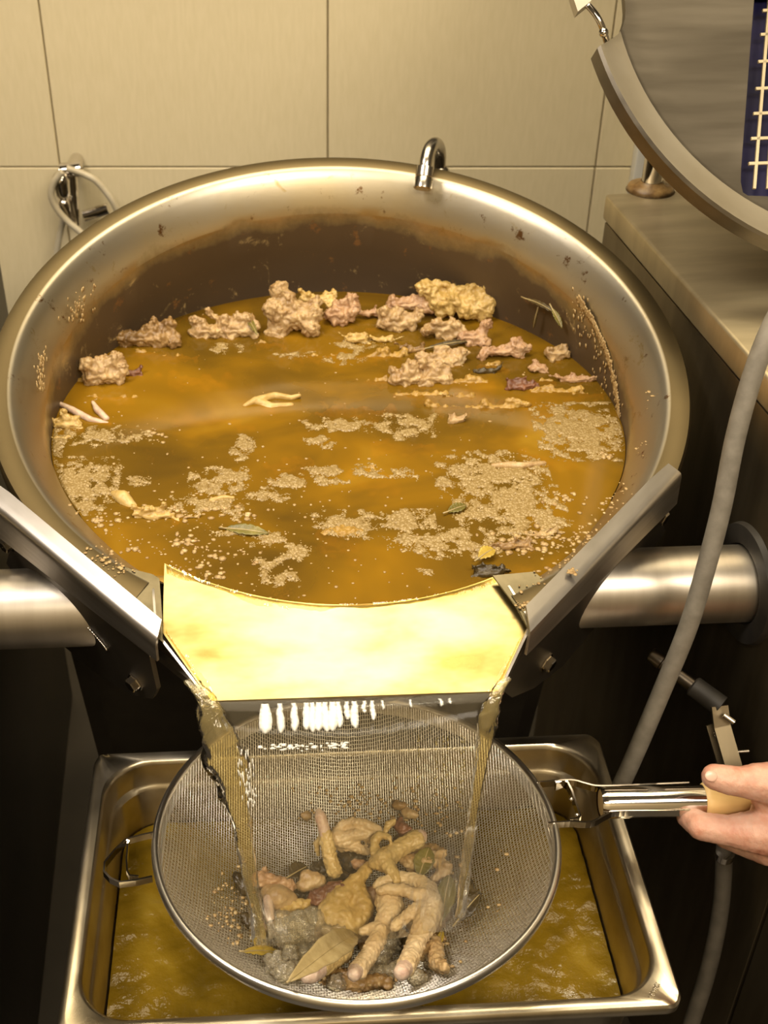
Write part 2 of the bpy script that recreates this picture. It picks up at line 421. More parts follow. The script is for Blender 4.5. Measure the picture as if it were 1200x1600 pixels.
# ================================================================ KETTLE
K = Matrix.Translation((.012, 1.0985, .94)) @ Matrix.Rotation(R_(3), 4, 'Z') @ Matrix.Rotation(R_(14.5), 4, 'X')
KI = K.inverted(); KN = (K.to_3x3() @ V((0, 0, 1))).normalized()
def kp(px, py, zl=0.0):                      # pixel -> point of the kettle's rim plane raised by zl
    return at_plane(px, py, K @ V((0, 0, zl)), KN)
kettle = thing('tilting_kettle', K, 'large round stainless steel tilting kettle brim-full of amber broth, pouring over its wide front spout', 'kettle')
TZ = -.012
SL, SRt = R_(33), R_(23.2)                                  # half the spout's opening
prof_full = [(.349, -.034), (.3525, -.030), (.3535, -.004), (.351, 0), (.333, .0005), (.328, -.003), (.3225, -.010), (.3065, -.034), (.303, -.046), (.302, -.10), (.3015, -.17), (.280, -.20), (.215, -.245), (.12, -.27), (.0005, -.277)]
a_s, a_e = -math.pi / 2 + SRt, -math.pi / 2 - SL + 2 * math.pi
bm = lathe(prof_full[:9], K, 150, a_s, a_e)
prof_low = [(.303, TZ - .002), (.303, -.046)]
lathe(prof_low, K, 40, a_e - 2 * math.pi, a_s, bm)
lathe(prof_full[8:], K, 190, a_s, bm=bm)
bmesh.ops.remove_doubles(bm, verts=bm.verts, dist=.0008)
def under_flanges(bm):
    for (a, b) in (((1066, 740), (829, 990)), ((-14, 786), (246, 1004))):
        p, q = kp(*a), kp(*b); d = (q - p).normalized(); n = d.cross(KN).normalized()
        if n.dot(p - K.translation) < 0: n = -n
        bmesh.ops.bisect_plane(bm, geom=bm.verts[:] + bm.edges[:] + bm.faces[:], plane_co=p - n * .004, plane_no=n, clear_outer=True)
under_flanges(bm)
obj('bowl', bm, KET, kettle, smooth='auto')
for pxs in (((238, 897), (249, 904), (253, 960), (254, 1003), (222, 978), (150, 915), (170, 880)), ((770, 899), (782, 915), (812, 955), (827, 986), (870, 925), (835, 893))):
    obj('corner_plate', prism([kp(x, y, -.0006) for x, y in pxs], -KN * .002), DULL, kettle, smooth=False)
bm = lathe([(.349, -.034), (.335, -.036), (.322, -.06), (.316, -.13), (.288, -.20), (.232, -.245), (.225, -.27), (.0005, -.28)], K, 96)
under_flanges(bm)
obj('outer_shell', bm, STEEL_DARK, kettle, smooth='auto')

bm = bmesh.new(); box(bm, (-.325, -.105, -.75), (.275, .22, -.285), K)
bmesh.ops.recalc_face_normals(bm, faces=bm.faces)
bmesh.ops.bevel(bm, geom=bm.edges[:], offset=.03, segments=4, affect='EDGES')
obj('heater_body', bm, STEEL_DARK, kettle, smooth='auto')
# spout tray: corners in the rim plane, from the bowl's front arc to the lip
def tl(px, py): v = KI @ kp(px, py, TZ); return V((v.x, v.y))
L_pts = [tl(241, 902), tl(248, 1000), tl(331, 1098)]
R_pts = [tl(775, 903), tl(826, 985), tl(777, 1083)]
def poly_at(P, t):
    if t < .5: return P[0].lerp(P[1], t * 2)
    return P[1].lerp(P[2], t * 2 - 1)
aL = math.atan2(L_pts[0].y, L_pts[0].x); aR = math.atan2(R_pts[0].y, R_pts[0].x)
def tray_pt(u, v, h=0.0):
    a, b = poly_at(L_pts, v), poly_at(R_pts, v)
    base = a.lerp(b, u)
    an = aL + (aR - aL) * u
    arc = V((math.cos(an), math.sin(an))) * .3025
    base = base + (arc - L_pts[0].lerp(R_pts[0], u)) * (1 - v) ** 1.3
    return V((base.x, base.y, TZ + h))
NU, NV = 40, 24
rows = [[K @ tray_pt(i / NU, j / NV, .0) for i in range(NU + 1)] for j in range(NV + 1)]
tr = obj('spout_tray', solid(rows, .003), TRAY, kettle, smooth='auto')
# upstanding side walls of the spout and its skirt below
for side, P in ((-1, L_pts), (1, R_pts)):
    rr = []
    for k in range(13):
        t = k / 12; p = poly_at(P, t); hgt = .004 + .008 * min(1, t / .15) if t < .5 else .012 * (1 - (t - .5) / .5) ** .8
        low = .075 * (1 - t) ** .8 + .004
        q = K @ V((p.x, p.y, TZ + hgt)); s_ = K @ V((p.x * (1 - .05), p.y + .03 * (1 - t), TZ - low))
        rr.append([q, q.lerp(s_, .5), s_])
    obj('spout_cheek', solid(rr, .002 * side), STEEL, kettle, smooth='auto')

# folded bracket flanges over the rim, left and right
def flange(inner, crease, drop, cut):
    (ix0, iy0), (ix1, iy1) = inner; (cx0, cy0), (cx1, cy1) = crease
    I0, I1, C0, C1 = kp(ix0, iy0, .008), kp(ix1, iy1, .008), kp(cx0, cy0, .004), kp(cx1, cy1, .004)
    rows = []
    for k in range(9):
        t = k / 8; a, c = I0.lerp(I1, t), C0.lerp(C1, t)
        if k == 0: a = a.lerp(c, .10)
        out = (c - a).normalized(); r = .005
        d = (-KN * .93 + out * .12).normalized()
        dr = drop * (1 - cut * t)
        rows.append([a, a.lerp(c, .5), c - out * r, c - out * r * .3 - KN * r * .1, c - KN * r * .5 , c + d * r, c + d * dr * .5, c + d * dr])
    bm = solid(rows, -.0025)
    return bm, C0, C1, rows
bmL, LC0, LC1, rL = flange(((-14, 746), (254, 970)), ((-14, 786), (246, 1004)), .040, .45)
fl = obj('left_flange', bmL, STEEL, kettle, smooth='auto'); fl['label'] = 'bright folded steel flange left of the spout'
bmR, RC0, RC1, rR = flange(((1042, 722), (822, 946)), ((1066, 740), (829, 990)), .040, .30)
fr_ = obj('right_flange', bmR, STEEL, kettle, smooth='auto'); fr_['label'] = 'folded steel flange right of the spout with broth flecks'
# gusset plates under the flanges
def gusset(C0, C1, pxs, name, back):
    ax = (C1 - C0).normalized(); n = ax.cross(KN).normalized()
    p0 = C0 + V((0, back, 0)) - KN * .02
    pts = [at_plane(x, y, p0, n) for x, y in pxs]
    if n.dot(V((0, -1, 0))) < 0: n = -n
    return obj(name, prism(pts, -n * .005), STEEL_DARK, kettle, smooth=False), p0, n
gl_, gp, gn = gusset(LC0, LC1, [(20, 840), (90, 900), (173, 965), (300, 1066), (318, 1090), (232, 1020), (245, 1078), (238, 1092), (205, 1086), (150, 1052), (100, 1010), (60, 960), (10, 880)], 'gusset_plate', .012)
gr_, hp, hn = gusset(RC0, RC1, [(1030, 800), (930, 905), (830, 990), (786, 1078), (800, 1090), (835, 1075), (880, 1040), (930, 980), (1000, 890), (1040, 830)], 'gusset_plate', .012)
def bolt(px, py, p0, n, parent, r=.0075):
    p = at_plane(px, py, p0, n)
    bm = lathe([(r * 1.35, 0), (r * 1.35, .0015), (r, .0016), (r, .007), (r * .85, .008), (1e-4, .008)], axis_frame(p, n), 6)
    return obj('bolt', bm, CHROME, parent, smooth=False)
bolt(212, 1065, gp, gn, kettle); bolt(14, 848, gp, gn, kettle)
bolt(1030, 806, hp, hn, kettle); bolt(853, 1034, hp, hn, kettle)
# tilt axle tubes
A1 = V((.418, .9378, .775)); A0 = V((-.40, .8925, .775)); ad = (A1 - A0).normalized()
TR = .0385
tL1 = A0 + ad * .275; tR0 = A1 - ad * .262
bm = cyl(A0 - ad * .03, tL1, TR, 48, prof=[(0, TR), (1, TR)]); obj('axle_tube', bm, STEEL_TUBE, kettle, smooth='auto')
bm = cyl(tR0, A1 + ad * .03, TR, 48, prof=[(0, TR), (1, TR)]); obj('axle_tube', bm, STEEL_TUBE, kettle, smooth='auto')
# weld bead where the left tube meets the plate
wp = [at_plane(x, y, gp + gn * .001, gn) for x, y in ((40, 890), (62, 908), (86, 930), (110, 952), (135, 978), (155, 1000), (166, 1014))]
bm = bmesh.new()
for p in smooth_path(wp, 7): ball(bm, p, random.uniform(.0012, .0019), 1)
props(obj('weld_bead', bm, CHROME, kettle), kind='stuff')
# dried crust inside the bowl, right and left
def bowl_pt(px, py, r=.300):
    d = KI.to_3x3() @ ray(px, py); o = KI @ O
    a = d.x ** 2 + d.y ** 2; b = 2 * (o.x * d.x + o.y * d.y); c = o.x ** 2 + o.y ** 2 - r * r
    t = (-b + math.sqrt(max(0, b * b - 4 * a * c))) / (2 * a)
    return K @ (o + d * t)
def crust(path, wid, n, m, seed):
    rnd = random.Random(seed); bm = bmesh.new()
    pts = smooth_path([V((x, y, 0)) for x, y in path], 12)
    for k in range(n):
        q = rnd.choice(pts); p = bowl_pt(q.x + rnd.gauss(0, wid), q.y + rnd.gauss(0, wid * 1.6), .3015)
        nn = (K.to_3x3() @ (KI @ p).to_2d().to_3d()).normalized(); s = rnd.uniform(.0006, .0019)
        ball(bm, p, (s, s * 2.2, .0006), 1, nn.to_track_quat('Z', 'Y').to_matrix())
    return props(obj('dried_crust', bm, m, kettle), kind='stuff')
crust([(905, 468), (930, 510), (950, 560), (962, 610), (966, 650)], 1.3, 700, CRUMB, 1)
crust([(900, 480), (925, 530), (945, 600), (952, 640)], 8, 90, CRUMB, 2)
crust([(66, 555), (64, 585), (66, 610)], 3, 90, CRUMB, 3)
crust([(112, 490), (140, 462)], 6, 60, CRUMB, 4)

# ================================================================ BROTH IN THE KETTLE
ZB = .8555
broth = thing('broth', (.012, 1.1, ZB), 'amber cloudy broth filling the kettle and spilling over the spout into the sieve', 'broth')
bm = bmesh.new(); ring = []
for i in range(160):
    a = 2 * math.pi * i / 160
    q = V((.3018 * math.cos(a), .3018 * math.sin(a), 0))
    r = .3018
    for _ in range(8):
        q = V((r * math.cos(a), r * math.sin(a), 0)); zl = (ZB - (K @ q).z) / KN.z
        da = (a - (-math.pi / 2) + math.pi) % (2 * math.pi) - math.pi
        da = da - SRt if da > 0 else -da - SL
        rr_ = .3018 if zl < -.046 else (.303 + (zl + .046) * .3 if zl < -.034 else min(.326, .3065 + (zl + .034) * .667))
        k = min(1, max(0, da / .04)); r = .3035 * (1 - k) + rr_ * k
    ring.append(K @ V((q.x, q.y, zl)))
c = bm.verts.new((.012, 1.12, ZB)); prev = None
lv = []
for s in (.33, .66, 1):
    lv.append([bm.verts.new(c.co.lerp(p, s)) for p in ring])
for i in range(160):
    j = (i + 1) % 160
    bm.faces.new((c, lv[0][i], lv[0][j]))
    for a, b in ((lv[0], lv[1]), (lv[1], lv[2])): bm.faces.new((a[i], b[i], b[j], a[j]))
bmesh.ops.recalc_face_normals(bm, faces=bm.faces)
obj('broth_pool', bm, POOL, broth)
def fbm(p, o=4): return noise.fractal(p, 1.0, 2.0, o)
rows = []
FU, FV = 110, 50
for j in range(FV + 1):
    v = j / FV; r = []
    for i in range(FU + 1):
        u = i / FU; q = tray_pt(u, v)
        edge = min(u, 1 - u)
        h = .0024 + .0006 * fbm(V((u * 9 + 3, v * 4, 0))) + .0022 * math.exp(-v * 26) + .0022 * math.exp(-edge * 50) * v
        h *= 1 if edge > 0 else .2
        r.append(K @ V((q.x, q.y, TZ + h)))
    rows.append(r)
bm = bmesh.new(); grid_faces(bm, rows); bmesh.ops.recalc_face_normals(bm, faces=bm.faces)
obj('overflow_sheet', bm, FLOW, broth)

# ================================================================ SIEVE
SR, SD = .1745, .116
Sm = Matrix.Translation((.0251, .7175, .670)) @ Matrix.Rotation(R_(2), 4, 'Z') @ Matrix.Rotation(R_(-3.4), 4, 'X')
SI = Sm.inverted()
sieve = thing('sieve', Sm, 'large round wire-mesh sieve with wooden-cored handle, held over the steel pan', 'sieve')
def sprof(r): return -SD * (1 - min(1, (r / SR)) ** 2.5)
def on_sieve(px, py, h=0.0):
    d = ray(px, py); t = .8; lo = .6
    for k in range(140):
        t = .7 + k * .006; p = SI @ (O + d * t)
        if p.z < sprof(math.hypot(p.x, p.y)) + h and math.hypot(p.x, p.y) < SR * 1.02:
            a, b = t - .006, t
            for _ in range(14):
                m_ = (a + b) / 2; p = SI @ (O + d * m_)
                if p.z < sprof(math.hypot(p.x, p.y)) + h: b = m_
                else: a = m_
            return O + d * b
    return O + d * 1.16
bm = lathe([(.1775 + .0036 * math.cos(a), .0036 * 1.5 * math.sin(a) - .001) for a in [2 * math.pi * k / 12 for k in range(13)]], Sm, 128)
obj('rim', bm, RIMM, sieve)
bm = lathe([(.1742, .001), (.1736, -.012), (.1725, -.014), (.1745, -.0145), (.1772, -.002)], Sm, 128)
obj('rim_band', bm, RIMM, sieve, smooth='auto')
bm = bmesh.new(); pitch = .0023; nw = int(SR / pitch)
def wire_line(k, ax):
    c = k * pitch; half = math.sqrt(max(0, SR * SR - c * c))
    if half < .006: return
    n = max(6, int(half * 2 / .0054)); rows = []
    for i in range(n + 1):
        s = -half + 2 * half * i / n; r = math.hypot(c, s)
        wob = .00045 * (1 if (i + k) % 2 else -1)
        z = sprof(r) + wob; p = V((c, s, z)) if ax == 0 else V((s, c, z))
        nr = .00047
        sd = V((1, 0, 0)) if ax == 0 else V((0, 1, 0))
        rows.append([Sm @ (p + sd * nr), Sm @ (p + V((0, 0, nr)) ), Sm @ (p - sd * nr), Sm @ (p - V((0, 0, nr)))])
    grid_faces(bm, rows, close_u=True)
for k in range(-nw, nw + 1): wire_line(k, 0); wire_line(k, 1)
props(obj('wire_mesh', bm, WIRE, sieve), kind='stuff')
SN = (Sm.to_3x3() @ V((0, 0, 1))).normalized()
def sp(px, py, h=0.0): return at_plane(px, py, Sm @ V((0, 0, h)), SN)
# left rest hook
pts = [sp(x, y) for x, y in ((240, 1304), (222, 1308), (197, 1315), (180, 1331), (164, 1351), (163, 1365), (172, 1375), (187, 1382), (212, 1379), (238, 1373))]
obj('rest_hook', tube(pts, 0, flat=(.0034, .0009), up=SN), CHROME, sieve, smooth=False)
pts = [sp(x, y, -.002) for x, y in ((226, 1308), (205, 1312), (200, 1320), (198, 1345), (199, 1364), (203, 1371), (217, 1372))]
obj('hook_clip', tube(pts, 0, flat=(.0030, .0008), up=SN), CHROME, sieve, smooth=False)
# handle
for path in (((838, 1226), (875, 1223), (897, 1223), (915, 1228), (938, 1232), (1000, 1230), (1076, 1227)), ((856, 1290), (890, 1287), (922, 1288), (945, 1277), (960, 1271), (1000, 1270), (1080, 1270), (1094, 1271))):
    pts = smooth_path([sp(x, y, .001) for x, y in path], 4)
    obj('handle_strap', tube(pts, 0, flat=(.0036, .0009), up=SN), CHROME, sieve, smooth=False)
pts = [sp(x, y, -.001) for x, y in ((868, 1229), (880, 1224), (887, 1228), (893, 1240), (906, 1280), (904, 1283), (889, 1285))]
hb = obj('handle_clip', tube(pts, 0, flat=(.0045, .0009), up=SN), CHROME, sieve, smooth=False)
for q in ((890, 1247), (899, 1272)):
    bm = bmesh.new(); ball(bm, sp(*q, .001) + V((.001, -.002, .001)), .0022, 2); obj('rivet', bm, CHROME, hb)
h0, h1, h2 = sp(944, 1254), sp(1104, 1251), sp(1215, 1250); hd = (h1 - h0).normalized()
bm = lathe([(.0132, -.004), (.0142, -.001), (.0145, .002), (.0145, (h1 - h0).length), (.0135, (h1 - h0).length)], axis_frame(h0, hd), 48)
obj('steel_sleeve', bm, CHROME, sieve, smooth='auto')
Lh = (h2 - h0).length
L1 = (h1 - h0).length
bm = lathe([(1e-4, -.003), (.012, -.003), (.0134, -.0005), (.0134, L1 - .004), (.0150, L1 - .004), (.0165, L1 - .002), (.0168, L1), (.0162, L1 + .004), (.0145, L1 + .012), (.0125, L1 + .022), (.011, L1 + .034), (.0108, Lh + .03), (.008, Lh + .045), (1e-4, Lh + .048)], axis_frame(h0, hd), 40)
obj('wooden_grip', bm, WOOD, sieve, smooth='auto')

# ================================================================ PAN
PM = Matrix.Translation((.030, .733, .599)) @ Matrix.Rotation(R_(3), 4, 'Z')
pan = thing('gastronorm_pan', PM @ Matrix.Translation((0, 0, -.2)), 'deep rectangular stainless steel pan catching the strained broth under the sieve', 'pan')
def rrect(hx, hy, r, z, n=10):
    out = []
    for cx, cy, a0 in ((hx - r, hy - r, 0), (-hx + r, hy - r, 90), (-hx + r, -hy + r, 180), (hx - r, -hy + r, 270)):
        for k in range(n + 1):
            a = R_(a0 + 90 * k / n); out.append(PM @ V((cx + r * math.cos(a), cy + r * math.sin(a), z)))
    return out
hx, hy = .262, .158
loops = [rrect(hx - .001, hy - .001, .014, -.010), rrect(hx, hy, .015, -.008), rrect(hx, hy, .015, -.0015), rrect(hx - .002, hy - .002, .014, .0008),
         rrect(hx - .0055, hy - .0055, .016, .001), rrect(hx - .012, hy - .012, .044, .0005), rrect(hx - .0145, hy - .0145, .045, -.002),
         rrect(hx - .0155, hy - .0155, .045, -.006), rrect(hx - .017, hy - .017, .045, -.030), rrect(hx - .0185, hy - .0185, .045, -.032), rrect(hx - .021, hy - .021, .044, -.035),
         rrect(hx - .030, hy - .030, .042, -.170), rrect(hx - .036, hy - .036, .038, -.192), rrect(hx - .055, hy - .055, .03, -.1985), rrect(hx - .12, hy - .12, .01, -.1985)]
bm = bmesh.new(); vr = grid_faces(bm, loops, close_u=True); bm.faces.new(vr[-1])
bmesh.ops.recalc_face_normals(bm, faces=bm.faces)
# corner dents pressed by use
for v in bm.verts:
    q = PM.inverted() @ v.co
    if q.z > -.009 and max(abs(q.x) - hx + .03, 0) * max(abs(q.y) - hy + .03, 0) > 2e-4:
        v.co.z += .0012 * math.sin(q.x * 310 + q.y * 200)
body = obj('pan_body', bm, PANM, pan, smooth='auto')
loops = [rrect(hx - .0145, hy - .0145, .045, -.010), rrect(hx - .016, hy - .016, .045, -.032), rrect(hx - .020, hy - .020, .044, -.037), rrect(hx - .029, hy - .029, .042, -.172), rrect(hx - .035, hy - .035, .038, -.195), rrect(hx - .055, hy - .055, .03, -.2)]
bm = bmesh.new(); vr = grid_faces(bm, loops, close_u=True); bm.faces.new(vr[-1]); bmesh.ops.recalc_face_normals(bm, faces=bm.faces)
obj('pan_outside', bm, PANM, pan, smooth='auto')
# embossed marks in the front right corner of the rim
bm = bmesh.new()
eo = PM @ V((hx - .020, -hy + .016, .0016))
eu = (PM.to_3x3() @ V((.62, .78, 0))).normalized(); ev = V((-eu.y, eu.x, 0))
def stroke(a, b):
    tube([eo + eu * a[0] * .001 + ev * a[1] * .001, eo + eu * b[0] * .001 + ev * b[1] * .001], .0003, 6, bm)
for x, strokes in ((-9, ((0, 0, 0, 4), (0, 0, 2, 0))), (-6, ((0, 0, 0, 4), (0, 4, 2, 4), (0, 2, 1.6, 2), (0, 0, 2, 0))), (-3, ((0, 4, 1.2, 0), (1.2, 0, 2.4, 4))), (0.6, ((0, 0, 0, 4),)), (2.2, ((0, 4, 2, 4), (0, 0, 2, 0), (0, 0, 0, 4), (2, 0, 2, 4))), (5, ((0, 0, 0, 4), (0, 4, 2, 0), (2, 0, 2, 4)))):
    for s in strokes: stroke((x + s[0], s[1]), (x + s[2], s[3]))
props(obj('embossed_mark', bm, PANM, pan), kind='stuff')
ZP = .5165
# pan broth
pb = rrect(hx - .0285, hy - .0285, .042, ZP - .599, 10)
bm = bmesh.new(); NX, NY = 120, 80
P4 = [PM @ V((-hx + .028, -hy + .028, 0)), 0]
def inside_rr(x, y, hx_, hy_, r):
    dx, dy = abs(x) - (hx_ - r), abs(y) - (hy_ - r)
    return (max(dx, 0) ** 2 + max(dy, 0) ** 2) ** .5 <= r
ww, hh = hx - .0262, hy - .0262
def to_rr(u, v):                                   # square -> rounded rectangle
    x, y = u * ww, v * hh; r = .040
    dx, dy = abs(x) - (ww - r), abs(y) - (hh - r)
    if dx > 0 and dy > 0:
        L = math.hypot(dx, dy); m_ = max(dx, dy); s = m_ / L
        x = math.copysign(ww - r + dx * s, x); y = math.copysign(hh - r + dy * s, y)
    return x, y
rows = []
for j in range(NY + 1):
    r = []
    for i in range(NX + 1):
        x, y = to_rr(-1 + 2 * i / NX, -1 + 2 * j / NY)
        h = .0014 * fbm(V((x * 60, y * 60, 0)), 5) + .0018 * fbm(V((x * 14 + 5, y * 14, 1)), 2)
        for (cx, cy, k) in ((-.135, -.085, 1), (.12, -.03, .5)):
            d = math.hypot(x - cx, y - cy); h += .0016 * k * math.sin(d * 520) * math.exp(-d * 42)
        r.append(PM @ V((x, y, ZP - .599 + h)))
    rows.append(r)
grid_faces(bm, rows)
o = obj('strained_broth', bm, PANB, base=(.03, .733, ZP)); props(o, 'olive-gold strained broth rippling inside the rectangular pan', 'broth')
# trolley that carries the pan
cart = thing('pan_stand', (.03, .733, 0), 'steel stand under the rectangular pan', 'stand')
C3 = Matrix.Translation((.03, .733, 0)) @ Matrix.Rotation(R_(3), 4, 'Z')
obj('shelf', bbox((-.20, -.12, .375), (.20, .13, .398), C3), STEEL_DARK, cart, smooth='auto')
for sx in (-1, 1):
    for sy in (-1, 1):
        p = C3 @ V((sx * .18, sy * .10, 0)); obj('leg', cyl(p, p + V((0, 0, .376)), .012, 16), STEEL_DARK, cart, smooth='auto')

# ================================================================ FALLING BROTH
zfoot = .545
lipL, lipR = rows_l = (K @ tray_pt(0, 1), K @ tray_pt(1, 1))
botL, botR = on_sieve(410, 1488, .012), on_sieve(716, 1462, .014)
CU, CV = 150, 60; rows = []
for j in range(CV + 1):
    t = (j / CV) ** 1.35; r = []
    for i in range(CU + 1):
        u = i / CU
        a = K @ tray_pt(u, 1, .002); b = botL.lerp(botR, u); b.y -= .018 * math.sin(u * math.pi); b.z += .028 * math.sin(u * math.pi) ** .5
        s = t ** .72
        x = a.x * (1 - s) + b.x * s; y = a.y + (b.y - a.y) * t ** .42; z = a.z * (1 - t) + b.z * t
        rip = .00035 * fbm(V((u * 22, t * 1.2, 4)), 3) * min(1, t * 9) * (1 - .4 * t) + .0001 * fbm(V((u * 90, t * 2, 9)), 2) * min(1, t * 14)
        r.append(V((x, y + rip * 2, z)))
    rows.append(r)
CURTP = rows
bm = bmesh.new(); grid_faces(bm, rows)
obj('falling_curtain', bm, CURT, broth)
def rope(path, name, rf, seed, tw):
    rnd = random.Random(seed)
    pts = smooth_path([V(p) for p in path], 12); bm = bmesh.new(); nn = 16; rws = []
    for i, p in enumerate(pts):
        t = i / (len(pts) - 1); R = rf(t)
        row = []
        for k in range(nn):
            a = 2 * math.pi * k / nn
            q = R * (1 + .42 * fbm(V((math.cos(a) * 1.3 + seed, math.sin(a) * 1.3, t * 9)), 3))
            row.append(p + V((math.cos(a) * q * (1 + tw), math.sin(a) * q * .55, 0)))
        rws.append(row)
    grid_faces(bm, rws, close_u=True); bmesh.ops.recalc_face_normals(bm, faces=bm.faces)
    return obj(name, bm, ROPE, broth)
def cpt(u, v):
    j = min(CV, max(0, int(v * CV))); i = min(CU, max(0, int(u * CU))); return CURTP[j][i].copy()
fL = V((-.0, -.004, .0))
pL = [kp(300, 1066, .004), kp(318, 1088, .002)] + [at_Z(x, y, (O - cpt(.03, v)).dot(V((0, -CT, ST))) - .004) for x, y, v in ((334, 1125, .2), (352, 1180, .38), (368, 1250, .55), (382, 1320, .7), (396, 1400, .85), (408, 1475, 1))]
pR = [kp(790, 1060, .004), kp(774, 1086, .002)] + [at_Z(x, y, (O - cpt(.97, v)).dot(V((0, -CT, ST))) - .004) for x, y, v in ((764, 1115, .2), (757, 1160, .38), (746, 1230, .55), (735, 1310, .72), (726, 1380, .87), (718, 1432, 1))]
rope(pL, 'side_stream', lambda t: .0065 + .0085 * math.exp(-((t - .42) / .16) ** 2) - .001 * t, 3, .15)
rope(pR, 'side_stream', lambda t: .0042 + .0032 * math.exp(-((t - .30) / .15) ** 2) - .0006 * t, 11, .1)
# white ribbons below the lip, imitating lamp reflections in the curtain
STREAK = two('curtain_reflection_white', (.86, .84, .74), (.95, .93, .85), 200, .3, 0, .2)
bm = bmesh.new(); rnd = random.Random(5)
ribs = [(413, 20, 46), (437, 11, 46), (459, 11, 44), (478, 12, 42), (487, 10, 46), (497, 14, 44), (508, 12, 46), (519, 15, 45), (529, 9, 40), (541, 8, 28), (553, 12, 42), (568, 6, 18), (581, 7, 30), (597, 3, 14), (641, 3, 12), (688, 4, 12), (702, 3, 8)]
def curt_hit(px, py, off=.003):
    u = (px - 331 - (py - 1095) * .16) / (446 - (py - 1095) * .28); best = None
    u = min(1, max(0, u)); i = min(CU, max(0, int(u * CU)))
    for j in range(CV):
        p = CURTP[j][i]; e = p - O; Z = e.y * CT - e.z * ST; y_ = 800 - F * (e.y * ST + e.z * CT) / Z
        if y_ >= py: return at_Z(px, py, Z - off)
    return at_Z(px, py, 1.0)
for (x, wd, ln) in ribs:
    top = 1100 - (x - 400) * .03; cen = []; 
    n = 14; A = []; B = []
    for k in range(n + 1):
        t = k / n; wv = wd * .5 * (.25 + .75 * math.sin(math.pi * min(1, t * .62 + .12)) ** 1.2) * (1 if t < .85 else (1 - t) / .15 * .7 + .3)
        xx = x + 2.2 * fbm(V((x * .13, t * 2.5, 0)), 3) + t * 2
        c0 = curt_hit(xx - wv, top + ln * t); c1 = curt_hit(xx + wv, top + ln * t)
        A.append([c0, c0.lerp(c1, .5) + V((0, -.0012, .0008)), c1])
    solid(A, .0008, bm)
for k in range(70):
    xx = rnd.uniform(405, 545); yy = 1168 + rnd.gauss(0, 2.6) - (xx - 400) * .02
    p = curt_hit(xx, yy); ball(bm, p, (rnd.uniform(.0008, .003), .0006, rnd.uniform(.0004, .0011)), 1)
for k in range(60):
    tt = rnd.random(); p = curt_hit(378 + rnd.gauss(0, 7) + tt * 12, 1170 + tt * 90); ball(bm, p, (.0006, .0006, rnd.uniform(.001, .005)), 1)
props(obj('reflection_streaks', bm, STREAK, broth), kind='stuff')
bm = bmesh.new()   # trickles of beads down the curtain on the right
for k in range(150):
    col = rnd.choice((655, 683, 694, 700, 722, 726)); yy = rnd.uniform(1150, 1265)
    ball(bm, curt_hit(col + rnd.gauss(0, 1) - (yy - 1150) * .03, yy), (.0007, .0007, .0012), 1)
props(obj('bead_trickles', bm, ROPE, broth), kind='stuff')

# ================================================================ RIGHT CABINET, RING, LID, HOSES
cdir = V((-.139, .990, 0)).normalized(); cn = V((-cdir.y, cdir.x, 0))      # face direction and outward normal (to the left)
FP = V((.413, .9376, 0)); CTOP = CAMZ - .546
CM = Matrix(((cdir.x, -cn.x, 0, FP.x), (cdir.y, -cn.y, 0, FP.y), (0, 0, 1, 0), (0, 0, 0, 1)))
yb, yf = .503, -.38       # along cdir from FP
cab = thing('control_cabinet', CM, 'tall brushed steel machine cabinet right of the kettle, axle tube entering its side', 'cabinet')
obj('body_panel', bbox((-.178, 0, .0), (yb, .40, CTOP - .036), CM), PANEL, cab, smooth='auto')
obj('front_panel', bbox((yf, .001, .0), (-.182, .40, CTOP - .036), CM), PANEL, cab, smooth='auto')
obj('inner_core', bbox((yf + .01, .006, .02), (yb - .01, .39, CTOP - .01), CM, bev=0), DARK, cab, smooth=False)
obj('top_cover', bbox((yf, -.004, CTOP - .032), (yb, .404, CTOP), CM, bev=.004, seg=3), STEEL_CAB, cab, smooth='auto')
bm = lathe([(.039, .0), (.041, .006), (.047, .0075), (.060, .006), (.0615, .0), (.039, -.002)], axis_frame(FP + V((0, 0, .775)), cn), 64)
obj('axle_seal', bm, RUBBER, cab, smooth='auto')
post = at_z(1016, 297, CTOP)
pt = thing('lid_post', post, 'short chrome post standing on the cabinet behind the raised lid', 'post')
obj('post_rod', cyl(post, post + V((0, 0, .10)), .0125, 24), CHROME, pt, smooth='auto')
bm = lathe([(.013, .0), (.030, .0), (.027, .006), (.018, .008), (.013, .012)], Matrix.Translation(post), 24); obj('post_collar', bm, MEAT_B, pt)

LC = V((.5473, 1.2911, CAMZ - .2689)); LN = V((.085, -.735, .673)).normalized()
la = LN.cross(V((0, 0, 1))).normalized(); lb = LN.cross(la)
LM = Matrix((( la.x, lb.x, LN.x, LC.x), (la.y, lb.y, LN.y, LC.y), (la.z, lb.z, LN.z, LC.z), (0, 0, 0, 1)))
lid = thing('kettle_lid', LM, 'round raised steel kettle lid at the upper right with a blue-backed grating', 'lid')
LR = .30
bm = lathe([(.0005, -.030), (.13, -.026), (.24, -.021), (LR - .038, -.0172), (LR - .034, -.0165), (LR - .008, -.0025), (LR - .003, -.0003), (LR, -.003), (LR, -.024), (LR - .003, -.026), (LR - .02, -.0265), (LR - .04, -.0275), (.0005, -.036)], LM, 128)
bmesh.ops.remove_doubles(bm, verts=bm.verts, dist=.0006)
bmesh.ops.recalc_face_normals(bm, faces=bm.faces)
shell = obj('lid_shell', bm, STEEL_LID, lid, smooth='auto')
def lp(px, py, h=0.0): return at_plane(px, py, LM @ V((0, 0, h)), LN)
cut_pts = [lp(x, y) for x, y in ((880, 100), (925, 79), (945, 66), (962, 52), (973, 42), (981, 30), (986, 14), (987, 0), (985, -30), (960, -90), (880, -120), (840, 0))]
